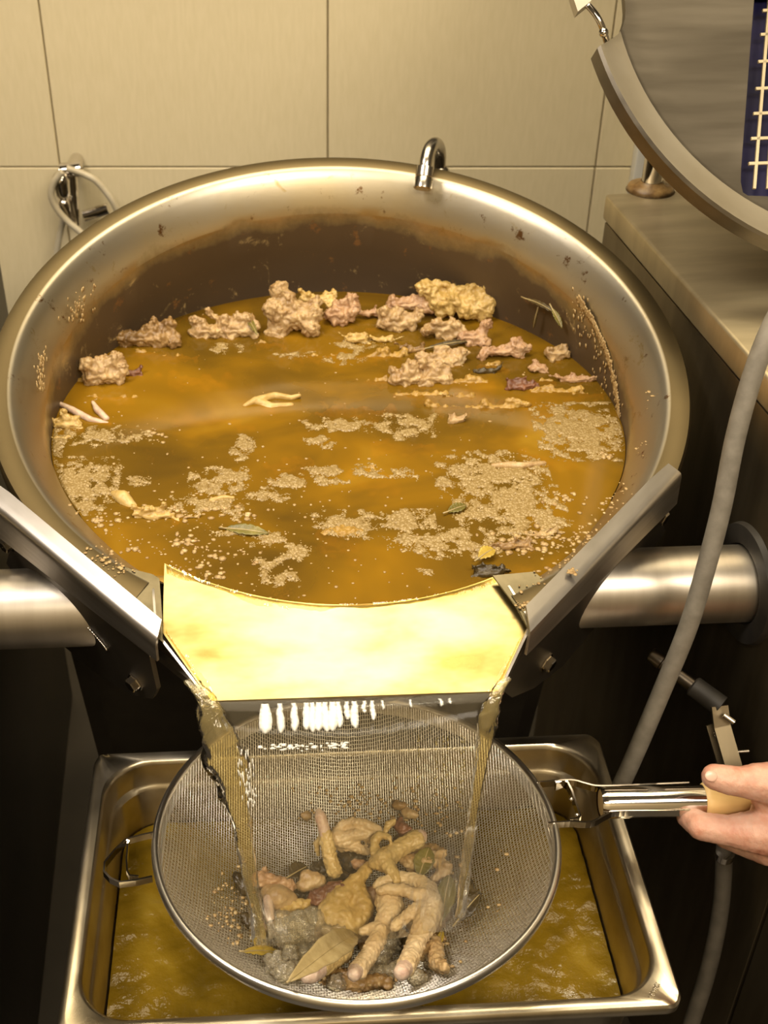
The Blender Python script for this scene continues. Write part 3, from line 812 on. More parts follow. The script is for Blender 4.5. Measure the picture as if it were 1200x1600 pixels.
cb = prism([p + LN * .1 for p in cut_pts], -LN * .25)
ct = obj('cutter', cb, STEEL, smooth=False)
md = shell.modifiers.new('b', 'BOOLEAN'); md.object = ct; md.operation = 'DIFFERENCE'; md.solver = 'EXACT'
# window of the grating
def grid_q(u, v):        # u across, v down; in pixels
    x0 = 1197 - 27 * v - 2 * v * v; return V((x0 + u * (150 + 60 * v), -30 + 325 * v - 6 * u * (1 - v), 0))
wpts = [lp(*grid_q(u, v).xy) for u, v in ((0, 0), (0, .5), (0, .93), (.02, .985), (.06, 1), (1, 1), (1, .5), (1, 0))]
wc = obj('cutter2', prism([p + LN * .05 for p in wpts], -LN * .2), STEEL, smooth=False)
md = shell.modifiers.new('b2', 'BOOLEAN'); md.object = wc; md.operation = 'DIFFERENCE'; md.solver = 'EXACT'
apply_mods(shell)
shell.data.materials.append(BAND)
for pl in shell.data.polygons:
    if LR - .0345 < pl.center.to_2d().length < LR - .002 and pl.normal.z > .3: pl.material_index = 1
for c_ in (ct, wc): bpy.data.objects.remove(c_)
for k in range(9):
    u = k * .10 + .05
    a, b = lp(*grid_q(u + .0, 0).xy, -.026), lp(*grid_q(u * .98, 1).xy, -.026)
    obj('grate_bar', tube([a, a.lerp(b, .5), b], 0, flat=(.0012, .0015), up=LN), STEEL_CAB, lid, smooth=False)
for v in (.02, .145, .26, .39, .52, .64, .76, .88):
    a, b = lp(*grid_q(-.01, v).xy, -.026), lp(*grid_q(1, v - .02).xy, -.026)
    obj('grate_bar', tube([a, a.lerp(b, .5), b], 0, flat=(.0012, .0015), up=LN), STEEL_CAB, lid, smooth=False)
bp_ = [lp(x, y, -.045) for x, y in ((1150, -60), (1145, 310), (1420, 320), (1420, -60))]
bi = obj('blue_insert', prism(bp_, -LN * .004), BLUE, lid, smooth=False); bi['label'] = 'dark blue plastic insert behind the grating'
# lug and bent rod on the notch
rod = [lp(918, 8, .004), lp(930, 22, .004), lp(938, 36, .002), lp(944, 52, -.004), lp(948, 66, -.012)]
obj('hinge_rod', tube(smooth_path(rod, 5), .0032, 12), CHROME, lid)
bm = bmesh.new(); ball(bm, lp(943, 51, 0), .0048, 2); obj('rod_knuckle', bm, CHROME, lid)
lug = [lp(x, y, .004) for x, y in ((893, -14), (897, 0), (903, 18), (914, 9), (923, 2), (930, -16))]
obj('lug_plate', prism(lug, -LN * .012), STEEL, lid, smooth=False)

# grey hose in front of the cabinet
def hose_pts(spec): return smooth_path([at_Z(x, y, Z) for x, y, Z in spec], 10)
hp_ = hose_pts([(1262, 420, 1.02), (1216, 490, 1.02), (1180, 575, 1.03), (1150, 680, 1.05), (1128, 790, 1.07), (1105, 880, 1.09), (1075, 980, 1.12), (1032, 1085, 1.16), (985, 1195, 1.20), (940, 1290, 1.25), (900, 1370, 1.32)])
bm = tube(hp_, .0087, 20)
o = obj('hose', bm, HOSEM, base=hp_[0]); props(o, 'thick grey rubber hose hanging in front of the cabinet and axle tube', 'hose')
hq = hose_pts([(1132, 1180, 1.22), (1134, 1260, 1.23), (1132, 1330, 1.24), (1126, 1420, 1.26), (1108, 1510, 1.28), (1080, 1600, 1.30), (1050, 1690, 1.33)])
dh = thing('drain_hose', hq[0], 'darker lower hose with a bright clamp below the hand', 'hose')
obj('hose_tube', tube(hq, .0085, 20), two('dark_hose', (.07, .06, .045), (.10, .085, .065), 60, .6), dh)
cp = at_Z(1132, 1336, 1.236); obj('hose_clamp', tube([cp + V((0, 0, .004)), cp - V((0, 0, .004))], .0094, 20), CHROME, dh, smooth='auto')

# spring latch / hinge rod of the valve
vs0, vs1 = at_Z(1016, 1022, 1.22), at_Z(1130, 1106, 1.19); vd = (vs1 - vs0); vL = vd.length
valve = thing('valve_lever', vs1, 'black ringed valve rod with a steel lever arm beside the grey hose', 'lever')
bm = lathe([(1e-4, 0), (.0075, 0), (.0085, .002), (.0085, vL * .16), (.0072, vL * .17), (.0072, vL * .2), (.0095, vL * .21), (.0095, vL * .26), (.0078, vL * .27), (.0095, vL * .29), (.0095, vL * .35), (.0075, vL * .36), (.0078, vL * .60)], axis_frame(vs0, vd), 24)
obj('ringed_rod', bm, two('gunmetal', (.12, .10, .08), (.18, .155, .12), 20, .3, 1), valve, smooth='auto')
bm = lathe([(.0085, vL * .58), (.0105, vL * .60), (.0108, vL * .97), (1e-4, vL * .99)], axis_frame(vs0, vd), 24)
obj('black_sleeve', bm, RUBBER, valve, smooth='auto')
l0, l1, l2 = at_Z(1124, 1103, 1.185), at_Z(1128, 1135, 1.185), at_Z(1150, 1212, 1.18)
obj('lever_arm', tube([l0, l1, l2, l2 + (l2 - l1) * .5], 0, flat=(.008, .0022), up=V((1, .2, .3)).normalized()), PANEL, valve, smooth=False)
m0, m1 = at_Z(1117, 1130, 1.20), at_Z(1142, 1215, 1.20)
obj('lever_arm', tube([m0, m1, m1 + (m1 - m0) * .4], 0, flat=(.009, .0014), up=V((1, .2, .3)).normalized()), PANEL, valve, smooth=False)
p = at_Z(1131, 1117, 1.175); obj('pivot_pin', cyl(p, p + V((.009, -.006, -.004)), .0028, 12), CHROME, valve, smooth='auto')
p = at_Z(1152, 1175, 1.19); obj('pivot_pin', cyl(p, p + V((.011, 0, .001)), .0018, 10), CHROME, valve, smooth='auto')
bm = bmesh.new(); ball(bm, at_Z(1119, 1148, 1.19), .003, 2); obj('rivet', bm, CHROME, valve)

# left support column
pc = Matrix.Translation((-.394, .943, 0)) @ Matrix.Rotation(R_(5.5), 4, 'Z')
lc_ = thing('support_column', pc, 'dark steel support column at the lower left carrying the kettle axle', 'column')
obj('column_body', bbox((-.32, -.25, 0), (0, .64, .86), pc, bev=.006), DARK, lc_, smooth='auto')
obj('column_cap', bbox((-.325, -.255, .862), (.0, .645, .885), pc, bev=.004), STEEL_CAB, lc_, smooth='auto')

# ================================================================ WATER TAP OVER THE RIM
tb = at_y(684, 268, 1.475)
tp = smooth_path([at_y(686, 330, 1.468), at_y(686, 268, 1.468), at_y(687, 242, 1.463), at_y(684, 228, 1.450), at_y(678, 225, 1.430), at_y(671, 233, 1.408), at_y(666, 250, 1.394), at_y(664, 266, 1.388)], 8)
tap = thing('water_tap', tp[0], 'small chrome gooseneck tap curving over the back rim of the kettle', 'tap')
obj('neck', tube(tp, .0080, 20), NICKEL, tap)
n0, n1 = at_y(665, 260, 1.389), at_y(660, 296, 1.375)
nl = (n1 - n0).length
bm = lathe([(.0085, 0), (.0105, .001), (.0105, nl * .45), (.0098, nl * .48), (.0105, nl * .51), (.0108, nl * .95), (.0095, nl), (1e-4, nl)], axis_frame(n0, n1 - n0), 28)
obj('nozzle', bm, NICKEL, tap, smooth='auto')
p = at_y(686, 272, 1.468); bm = lathe([(.0080, -.002), (.013, -.002), (.013, .004), (.0105, .008), (.0080, .010)], Matrix.Translation(p), 28); obj('base_collar', bm, NICKEL, tap, smooth='auto')
obj('tap_stem', cyl(V((tp[0].x, tp[0].y, .80)), tp[0] + V((0, 0, .002)), .0075, 16), CHROME, tap, smooth='auto')
obj('tap_bracket', bbox((tp[0].x - .03, tp[0].y - .005, .79), (tp[0].x + .03, 1.99, .81)), STEEL_DARK, tap, smooth='auto')

# ================================================================ WALL SHOWER ON THE LEFT
sh = thing('spray_tap', at_y(108, 300, 1.96), 'chrome wall-mounted spray tap with a looped pale hose, left behind the kettle', 'tap')
def wy(x, y, o=.04): return at_y(x, y, WY - o)
obj('valve_body', cyl(wy(96, 268, .05), wy(128, 264, .05), .013, 20), CHROME, sh, smooth='auto')
obj('wall_inlet', cyl(wy(112, 266, .05), V((wy(112, 266, .05).x, WY, wy(112, 266, .05).z)), .012, 18), CHROME, sh, smooth='auto')
organic('valve_knob', [[(wy(95, 283, .07), .016), (wy(98, 300, .07), .014)]], CHROME, sh, .0025, 4)
obj('riser_pipe', cyl(wy(112, 272, .055), wy(118, 350, .055), .009, 16), CHROME, sh, smooth='auto')
organic('spray_head', [[(wy(100, 318, .07), .011), (wy(106, 336, .07), .008), (wy(112, 348, .07), .010)]], CHROME, sh, .0025, 4)
obj('hose_loop', tube(smooth_path([wy(*q, .09) for q in ((98, 268), (84, 285), (80, 305), (88, 325), (105, 345), (125, 362), (150, 385))], 8), .0055, 12), HOSEW, sh)
obj('hose_loop', tube(smooth_path([wy(*q, .075) for q in ((104, 263), (126, 270), (148, 281), (164, 298), (178, 318), (190, 345))], 8), .0055, 12), HOSEW, sh)
obj('hose_tail', tube(smooth_path([wy(*q, .05) for q in ((102, 330), (97, 350), (90, 385), (80, 460))], 8), .0055, 12), HOSEW, sh)
obj('side_valve', cyl(wy(132, 338, .06), wy(170, 326, .06), .010, 18), CHROME, sh, smooth='auto')

# ================================================================ HAND
hand_root = thing('hand', at_Z(1260, 1270, 1.09), 'bare hand reaching in from the right edge, gripping the wooden end of the sieve handle', 'hand')
HZ = (h1 - O).dot(V((0, CT, -ST))) - 1.160
H = lambda x, y, Z, r: (at_Z(x, y, Z + HZ), r * 1.12)
chains = [
    [H(1420, 1250, 1.13, .030), H(1340, 1256, 1.13, .028), H(1262, 1262, 1.13, .027)],                                     # wrist to palm
    [H(1660, 1215, 1.15, .040), H(1540, 1232, 1.14, .036), H(1420, 1250, 1.13, .030)],                                     # forearm
    [H(1300, 1240, 1.115, .024), H(1235, 1228, 1.11, .0205), H(1185, 1222, 1.11, .0155), H(1160, 1222, 1.112, .0125), H(1140, 1219, 1.112, .0122), H(1117, 1214, 1.113, .0108)],   # thumb
    [H(1300, 1290, 1.13, .026), H(1230, 1300, 1.128, .0235), H(1180, 1300, 1.128, .0175), H(1140, 1298, 1.132, .0130), H(1096, 1291, 1.135, .0118)],   # index
    [H(1096, 1291, 1.135, .0116), H(1076, 1276, 1.155, .0102), H(1076, 1255, 1.168, .0090)],
    [H(1250, 1310, 1.15, .024), H(1200, 1322, 1.148, .0165), H(1165, 1318, 1.158, .0115), H(1134, 1306, 1.165, .0108)],   # middle
    [H(1134, 1306, 1.165, .0106), H(1112, 1280, 1.178, .0098), H(1118, 1254, 1.180, .0088)],
    [H(1270, 1316, 1.16, .022), H(1215, 1326, 1.168, .0150), H(1180, 1306, 1.178, .0108)],   # ring
    [H(1180, 1306, 1.178, .0105), H(1160, 1280, 1.184, .0098), H(1164, 1252, 1.183, .0086)],
    [H(1290, 1312, 1.17, .019), H(1246, 1318, 1.178, .0125), H(1218, 1298, 1.182, .0095)],   # little
    [H(1218, 1298, 1.182, .0095), H(1202, 1276, 1.182, .0088), H(1204, 1256, 1.180, .0078)],
    [H(1200, 1268, 1.135, .014), H(1240, 1290, 1.13, .020)],                                    # web
    [H(1196, 1246, 1.125, .012), H(1210, 1262, 1.128, .015)],
]
hand = organic('hand_skin', chains, SKIN, hand_root, .0017, 5, .0007, .006)
# nail of the thumb
nc = at_Z(1113, 1213, 1.113 - .0112 + HZ)
nq = (O - nc).normalized(); nx = (at_Z(1140, 1216, 1.11) - at_Z(1112, 1211, 1.11)).normalized()
Mn = Matrix((nx, nq.cross(nx).normalized(), nq)).transposed()
bm = bmesh.new(); ball(bm, nc - nx * .001, (.0056, .0046, .0010), 3, Mn)
nl_ = obj('thumb_nail', bm, NAIL, hand_root)

# ================================================================ FOOD
AMBER = meatmat('soaked_amber_skin', (.30, .17, .03), (.44, .27, .06), (.56, .39, .13))
def clump(name, px, py, w_, h_, z, m, label, cat, seed, n=9, base='kettle', disp=.004, lift=.35, group=None, parent=None, rr=(.24, .46), where=None):
    """a knobbly piece of boiled carcass covering w x h pixels"""
    rnd = random.Random(seed)
    c = at_z(px, py, z) if where is None else where
    Z = (c - O).dot(V((0, CT, -ST)))
    sx = w_ / 2 / F * Z; sv = h_ / 2 / F * Z
    up = V((0, ST, CT)); 
    chains = []
    n = int(n * 1.7)
    for k in range(n):
        a, b = rnd.uniform(-.85, .85), rnd.uniform(-.62, .62)
        r = min(sx, sv) * rnd.uniform(*rr)
        chains.append([(c + V((a * sx, 0, 0)) + up * b * sv + V((0, 0, rnd.uniform(-.2, lift) * sv)), r)])
    for k in range(n // 3):
        q, p = chains[rnd.randrange(n)][0], chains[rnd.randrange(n)][0]
        chains.append([(q[0], q[1] * .7), (p[0], p[1] * .7)])
    for k in range(max(2, n // 4)):      # thin bones and skin folds sticking out
        p = V((rnd.uniform(-.8, .8) * sx, 0, 0)) + up * rnd.uniform(-.5, .6) * sv; q = p + V((rnd.uniform(-.7, .7) * sx, 0, 0)) + up * rnd.uniform(-.5, .7) * sv
        rb = min(sx, sv) * rnd.uniform(.13, .24); chains.append([(c + p, rb), (c + q, rb * rnd.uniform(.7, 1.3))])
    chains.append([(c - V((sx * .5, 0, 0)), sv * .42), (c + V((sx * .5, 0, 0)), sv * .42)])
    o = organic(name, chains, m, parent, .0014, 1, disp * 1.9, .009, base=c if parent is None else None)
    if parent is None: props(o, label, cat, group)
    return o
ZK = ZB
food = [
 (228, 530, 96, 46, MEAT_B, 'brown scum-covered carcass piece at the left back of the broth', 11, .008),
 (330, 517, 58, 40, MEAT_P, 'pale carcass knuckle right of the scum-covered brown piece', 8, .006),
 (374, 517, 56, 44, MEAT_P, 'pale carcass piece with a bay leaf leaning on it', 8, .006),
 (457, 497, 62, 68, MEAT_P, 'tall lumpy pale vertebra piece against the back wall', 12, .02),
 (492, 468, 56, 30, MEAT_Y, 'smooth yellowish skin flap atop the back pile', 6, .026),
 (530, 492, 42, 44, MEAT_K, 'round pinkish joint beside the tall vertebra piece', 7, .012),
 (576, 489, 44, 20, MEAT_K, 'pink elongated neck bit between the two back piles', 4, .008),
 (638, 477, 84, 34, MEAT_K, 'long pinkish skin piece at the left top of the right pile', 7, .02),
 (712, 474, 92, 54, MEAT_Y, 'largest knobbly yellow-white carcass, top of the right pile', 13, .024),
 (622, 506, 58, 42, MEAT_P, 'pale joint under the long pinkish skin piece', 8, .008),
 (690, 514, 66, 36, MEAT_P, 'pale flat carcass piece in the middle of the right pile', 8, .012),
 (738, 527, 42, 42, MEAT_K, 'small greyish-pink knuckle at the right foot of the pile', 7, .008),
 (556, 530, 38, 24, MEAT_Y, 'yellow knuckle floating in front of the gap between piles', 5, .004),
 (600, 530, 40, 18, MEAT_Y, 'thin yellow skin strip right of the floating yellow knuckle', 4, .003),
 (690, 562, 72, 42, MEAT_P, 'ragged pale piece between the right pile and the broth', 9, .004),
 (784, 549, 78, 34, MEAT_K, 'smooth beige-pink skin hump right of the pile', 6, .008),
 (870, 551, 38, 34, MEAT_P, 'small white knobbly joint by the right wall', 6, .008),
 (640, 592, 44, 40, MEAT_P, 'whitish bone cluster, left half, front of the pile', 8, .004),
 (682, 590, 46, 46, MEAT_P, 'greyish bone cluster, right half, front of the pile', 8, .004),
 (839, 575, 28, 24, MEAT_K, 'little pink bone end below the beige-pink hump', 4, .005),
 (816, 603, 48, 26, MEAT_R, 'red-streaked cut meat piece on the right', 5, .003),
 (900, 593, 66, 22, MEAT_K, 'low pinkish row of knobs by the right wall', 6, .002),
 (164, 588, 56, 50, MEAT_P, 'pale peaked piece at the left wall', 9, .008),
 (206, 582, 36, 20, MEAT_R, 'dark grey-purple lump right of the pale peaked piece', 5, .003),
 (713, 656, 26, 24, MEAT_P, 'tiny white scrap alone in the middle right of the broth', 4, .002),
 (103, 662, 42, 34, MEAT_Y, 'yellow folded skin at the left edge of the broth', 6, .003),
 (96, 684, 46, 14, MEAT_Y, 'small yellow scrap just below the folded yellow skin', 4, .001),
 (244, 806, 64, 30, MEAT_Y, 'pale yellow floating lump at the lower left', 7, .001),
 (300, 808, 26, 14, CRUMB, 'small pale crumb right of the lower left lump', 4, .001),
 (800, 852, 64, 26, MEAT_B, 'yellow-brown scum mass at the front right edge', 9, .003),
 (850, 835, 40, 18, CRUMB, 'yellow crumbly scum near the right rim', 6, .002),
 (765, 895, 56, 26, LEAFD, 'dark green herb clump at the spout\'s right corner', 9, .002),
 (645, 548, 50, 18, MEAT_B, 'brownish half-sunk scrap before the right pile', 5, .001),
 (758, 580, 46, 18, LEAFD, 'dark green herb bit floating before the pile', 5, .002),
 (880, 505, 1, 1, None, '', 0, 0),
]
for k, (x, y, w_, h_, m, lab, n, dz) in enumerate(food):
    if m is None: continue
    clump('chicken_piece' if m not in (LEAFD, CRUMB) else ('herb_clump' if m is LEAFD else 'scum_crumb'), x, y, w_ * 1.32, h_ * 1.42, ZK + dz * .8, m, lab,
          'herb' if m is LEAFD else ('scum' if m is CRUMB else 'chicken piece'), 100 + k, n)
# submerged pieces, hazy below the surface
subm = [(590, 760, 90, 60, 'orange blur of skin sunk at the centre'), (530, 860, 70, 90, 'sunken piece near the spout'), (450, 735, 70, 60, 'sunken yellow scrap left of centre'),
        (300, 600, 120, 40, 'sunken skin behind left'), (330, 660, 160, 36, 'long sunken skin left of the floating foot'), (560, 650, 120, 50, 'sunken piece right of the floating foot'),
        (820, 640, 130, 50, 'wide sunken piece front of the pink scrap'), (740, 620, 90, 50, 'sunken piece before the bone cluster'), (850, 725, 110, 50, 'sunken piece left of the right froth'),
        (640, 700, 120, 40, 'sunken skin below the tiny white scrap'), (250, 560, 80, 30, 'sunken scrap below the brown carcass'), (560, 565, 130, 40, 'sunken piece behind the centre')]
for k, (x, y, w_, h_, lab) in enumerate(subm):
    clump('sunken_chicken_piece', x, y, w_ * 1.1, h_, ZK - .016, AMBER, lab + ', under the broth surface', 'chicken piece', 300 + k, 6, lift=0, disp=.003, rr=(.4, .6))
halfs = [(600, 560, 70, 30), (650, 620, 90, 34), (735, 600, 70, 36), (770, 640, 90, 34), (860, 615, 80, 36), (700, 640, 60, 26), (720, 625, 60, 24), (530, 560, 70, 22), (470, 560, 60, 22), (420, 540, 50, 20), (280, 560, 50, 18),
         (180, 625, 60, 24), (130, 600, 40, 24), (225, 555, 50, 20), (590, 515, 40, 18), (765, 575, 50, 24), (845, 600, 40, 22), (920, 620, 44, 22), (300, 497, 40, 16), (590, 600, 60, 22)]
hwhere = ['far left of the central back gap', "under the right pile's front", "left foot of the right back pile's front", 'in front of the beige-pink hump, left', 'in front of the beige-pink hump', 'below the red-streaked meat', 'between the bone cluster and the tiny scrap', "in the middle of the back gap's front", 'behind the floating foot, right', 'behind the floating foot, left', 'in front of the brown carcass, right', 'right of the pale sliver bones', 'at the far left wall above the bone slivers', 'right of the dark purple lump', 'in the gap between the two back piles', 'beside the dark herb bit', 'beside the small pink bone end', "below the right wall's pink knobs", 'behind the left pale knuckle', 'left of the bone cluster']
for k, (x, y, w_, h_) in enumerate(halfs):
    clump('half_sunken_piece', x, y, w_ * 1.35, h_ * 1.2, ZK - .0035, AMBER, 'yellow scrap breaking the surface ' + hwhere[k], 'chicken piece', 400 + k, 7, lift=.1, disp=.003, group='chicken scraps at the surface', rr=(.3, .5))
# floating long things
def organic_px(name, ch, m, label, cat, z=ZK, voxel=.0013, parent=None, **kw):
    chains = [[(at_z(x, y, z + h), r) for x, y, h, r in c] for c in ch]
    o = organic(name, chains, m, parent, voxel, 3, kw.get('disp', .001), .006, base=chains[0][0][0] if parent is None else None)
    if parent is None: props(o, label, cat)
    return o
organic_px('bone_sliver', [[(87, 628, .002, .0025), (112, 640, .003, .004), (140, 655, .001, .004), (172, 664, -.003, .003)]], BONE, 'long pale bone sliver at the left edge of the broth', 'bone')
organic_px('bone_sliver', [[(145, 628, .003, .002), (152, 640, .003, .004), (166, 654, 0, .004)]], BONE, 'short pale bone sliver crossing the long one', 'bone')
organic_px('chicken_paw', [[(382, 634, 0, .0025), (400, 626, .001, .005), (430, 618, .001, .0045), (455, 622, .001, .0035), (468, 618, .003, .0025)], [(400, 628, -.001, .006), (425, 636, -.002, .005), (455, 634, -.002, .004)], [(408, 632, -.003, .006), (425, 646, -.006, .005)]], MEAT_Y, 'yellow chicken foot floating alone left of the centre of the broth', 'chicken foot')
organic_px('chicken_scrap', [[(178, 772, -.001, .004), (192, 778, .001, .008), (205, 792, -.003, .006), (218, 800, -.006, .004)]], MEAT_Y, 'orange-yellow scrap left of the lower left lump', 'chicken piece')
organic_px('skin_strip', [[(770, 728, 0, .003), (795, 727, .002, .0045), (815, 728, .001, .004), (850, 724, 0, .003)]], MEAT_P, 'white skin strip at the top of the large right froth', 'chicken piece')
organic_px('skin_strip', [[(330, 782, 0, .003), (350, 777, .001, .003), (365, 778, 0, .002)]], MEAT_Y, 'thin yellow strip in the left middle froth', 'chicken piece')

def leaf(px0, px1, wpx, m, label, where, name='bay_leaf', curl=.25, parent=None, tilt=0.0, twist=0.0):
    """a bay leaf between two pixel points; where(px,py) gives the surface point"""
    a, b = where(*px0), where(*px1); ax = (b - a); L = ax.length; ax.normalize()
    toc = (O - (a + b) / 2).normalized(); nrm = (V((0, 0, 1)) * .6 + toc * .4 + V((tilt, 0, 0))).normalized()
    nrm = (nrm - ax * nrm.dot(ax)).normalized(); sd = nrm.cross(ax)
    if twist: q = Matrix.Rotation(twist, 3, ax); nrm = q @ nrm; sd = q @ sd
    W = wpx / F * 1.16 / 2; rows = []
    for i in range(17):
        t = i / 16; wv = W * math.sin(math.pi * min(1, t * .97 + .02)) ** .75
        row = []
        for k in range(9):
            s = -1 + k / 4
            p = a + ax * (L * t) + sd * (s * wv * (1 + .05 * math.sin(t * 30 + s * 3))) + nrm * (curl * L * (math.sin(math.pi * t) * .35) + abs(s) * wv * .28 + .0008 * math.sin(t * 60) * abs(s))
            row.append(p)
        rows.append(row)
    if parent is None:
        r = thing(name, a, label, 'leaf')
    else: r = parent
    obj('leaf_blade', solid(rows, .0007), m, r)
    rib = [a + ax * (L * t) + nrm * (curl * L * (math.sin(math.pi * t) * .35) + .0008) for t in [i / 12 for i in range(13)]]
    obj('leaf_rib', tube([rib[0] - ax * .006] + rib, .0007, 6, rf=lambda t: .0009 * (1 - .6 * t)), LEAFB, r)
    return r
onK = lambda h: (lambda x, y: at_z(x, y, ZK + h))
leaf((382, 494), (402, 524), 13, LEAFG, 'green bay leaf leaning on the pale piece in the back left of the broth', onK(.010))
leaf((352, 826), (420, 834), 20, LEAFG, 'green bay leaf floating in the front left froth', onK(.001), curl=.1)
leaf((748, 873), (772, 858), 22, LEAFY, 'yellow-green leaf piece near the spout\'s right corner', onK(.004), curl=.2)
leaf((700, 800), (728, 790), 18, LEAFG, 'small green leaf in the large right froth', onK(.002), curl=.1)
wallp = lambda x, y: bowl_pt(x, y, .292)
leaf((820, 467), (868, 490), 12, LEAFD, 'brown bay leaf stuck to the kettle\'s right wall above the broth', wallp, curl=.15)
leaf((862, 482), (878, 513), 12, LEAFG, 'tan leaf tip hanging from the right kettle wall, beside the brown leaf', wallp, curl=.15)
leaf((840, 485), (834, 512), 8, LEAFD, 'thin brown stalk stuck to the kettle\'s right wall, left of the other leaves', wallp, curl=.15)
leaf((665, 545), (745, 532), 12, LEAFD, 'dark leaf at the waterline before the right pile', onK(.003), curl=.1)

# froth and specks on the broth
def in_pool(p): q = KI @ p; return math.hypot(q.x, q.y) < .3005
bm = bmesh.new(); rnd = random.Random(21)
patches = [(130, 757, 92, 74, .9), (770, 745, 150, 70, .75), (800, 795, 150, 70, .8), (345, 752, 84, 40, .75), (322, 786, 110, 22, .6), (415, 772, 64, 20, .75), (455, 752, 60, 22, .7), (512, 742, 60, 26, .65),
           (562, 735, 50, 22, .4), (545, 820, 110, 40, .6), (640, 818, 70, 40, .85), (680, 842, 120, 36, .7), (730, 852, 110, 34, .6), (905, 672, 110, 74, .95), (640, 666, 80, 34, .6), (545, 664, 130, 22, .6), (78, 700, 40, 76, .6),
           (150, 682, 110, 30, .5), (462, 862, 40, 24, .8), (440, 905, 50, 20, .8), (422, 885, 46, 26, .5), (420, 842, 46, 20, .8), (380, 698, 34, 34, .7), (215, 682, 40, 14, .6), (215, 752, 34, 14, .5), (365, 832, 60, 16, .5),
           (350, 545, 50, 16, .35), (500, 690, 44, 20, .4), (460, 555, 60, 12, .4), (320, 790, 90, 30, .4), (360, 802, 50, 20, .4), (560, 540, 70, 20, .5), (540, 560, 60, 16, .5), (620, 740, 60, 20, .35), (860, 800, 40, 60, .4), (667, 893, 24, 10, .6)]
cell = .0011; done = set()
from collections import defaultdict
for (x, y, w_, h_, dn) in patches:
    c = at_z(x, y, ZB); sx = w_ / 2 / F * (c - O).dot(V((0, CT, -ST))); sy = (at_z(x, y - h_ / 2, ZB) - at_z(x, y + h_ / 2, ZB)).y / 2
    for i in range(int((c.x - sx * 1.25) / cell), int((c.x + sx * 1.25) / cell)):
        for j in range(int((c.y - sy * 1.25) / cell), int((c.y + sy * 1.25) / cell)):
            if (i, j) in done: continue
            X, Y = i * cell, j * cell; d = math.hypot((X - c.x) / sx, (Y - c.y) / sy)
            e = .5 * (1.0 - d * 1.05) + (dn - .75) * .5; f = fbm(V((X * 75, Y * 75, 2)), 6) * .75 + e + rnd.uniform(-.16, .16)
            if f > 0 and in_pool(V((X, Y, ZB))): done.add((i, j))
vv = {}
def fv(i, j):
    if (i, j) not in vv:
        jx, jy = rnd.uniform(-.3, .3) * cell, rnd.uniform(-.3, .3) * cell
        full = all((i - a, j - b) in done for a in (0, 1) for b in (0, 1))
        vv[(i, j)] = bm.verts.new(((i - .5) * cell + jx, (j - .5) * cell + jy, ZB + (.0011 + rnd.uniform(0, .0007) if full else .0002)))
    return vv[(i, j)]
for (i, j) in done:
    bm.faces.new((fv(i, j), fv(i + 1, j), fv(i + 1, j + 1), fv(i, j + 1)))
props(obj('froth', bm, FROTH), 'grey-tan froth rafts scattered over the amber broth', 'froth', kind='stuff')
bm = bmesh.new()
def speck(bm, p, s, fl=.45):
    ball(bm, p, (s * rnd.uniform(.7, 1.5), s * rnd.uniform(.7, 1.5), s * fl), 1)
for k in range(620):
    if k < 430: x, y = rnd.gauss(300, 130), rnd.gauss(840, 60)
    else: x, y = rnd.uniform(100, 920), rnd.uniform(560, 930)
    p = at_z(x, y, ZB + .0002)
    if in_pool(p): speck(bm, p, rnd.choice((.0006, .0008, .0012, .0016)))
for (x, y, s, n) in ((280, 800, 10, 16), (292, 850, 14, 22), (325, 880, 16, 14), (385, 805, 7, 10), (340, 790, 14, 14), (232, 800, 14, 14), (235, 680, 14, 10), (810, 850, 26, 60), (850, 838, 22, 50), (945, 712, 6, 14), (398, 879, 3, 6), (205, 858, 8, 8), (335, 900, 8, 6), (100, 800, 14, 26), (880, 780, 18, 24), (150, 810, 16, 20)):
    for k in range(n):
        p = at_z(x + rnd.gauss(0, s), y + rnd.gauss(0, s * .5), ZB + .0004)
        if in_pool(p): speck(bm, p, rnd.choice((.0012, .002, .003)))
props(obj('floating_specks', bm, CRUMB), 'small yellow fat specks floating on the broth', 'scum', kind='stuff')
bm = bmesh.new()   # drops and flecks on rim, flanges
for (x, y, s, n, h) in ((165, 868, 14, 26, .0006), (190, 885, 9, 26, .0006), (146, 872, 4, 4, .0006), (120, 800, 5, 8, .0006), (905, 830, 22, 70, .0006), (875, 870, 12, 26, .0006), (940, 790, 16, 40, .0006), (960, 760, 12, 20, .0006), (840, 915, 18, 24, .0006), (895, 893, 5, 16, .0115), (815, 942, 6, 12, .0006), (985, 700, 14, 20, .0006), (1000, 620, 14, 24, .0006)):
    for k in range(n):
        p = kp(x + rnd.gauss(0, s), y + rnd.gauss(0, s * .7), h); q = KI @ p
        if math.hypot(q.x, q.y) > .308 or h > .01: speck(bm, p, rnd.choice((.0006, .0009, .0013, .0020)), .4)
props(obj('broth_flecks', bm, CRUMB, kettle), kind='stuff')

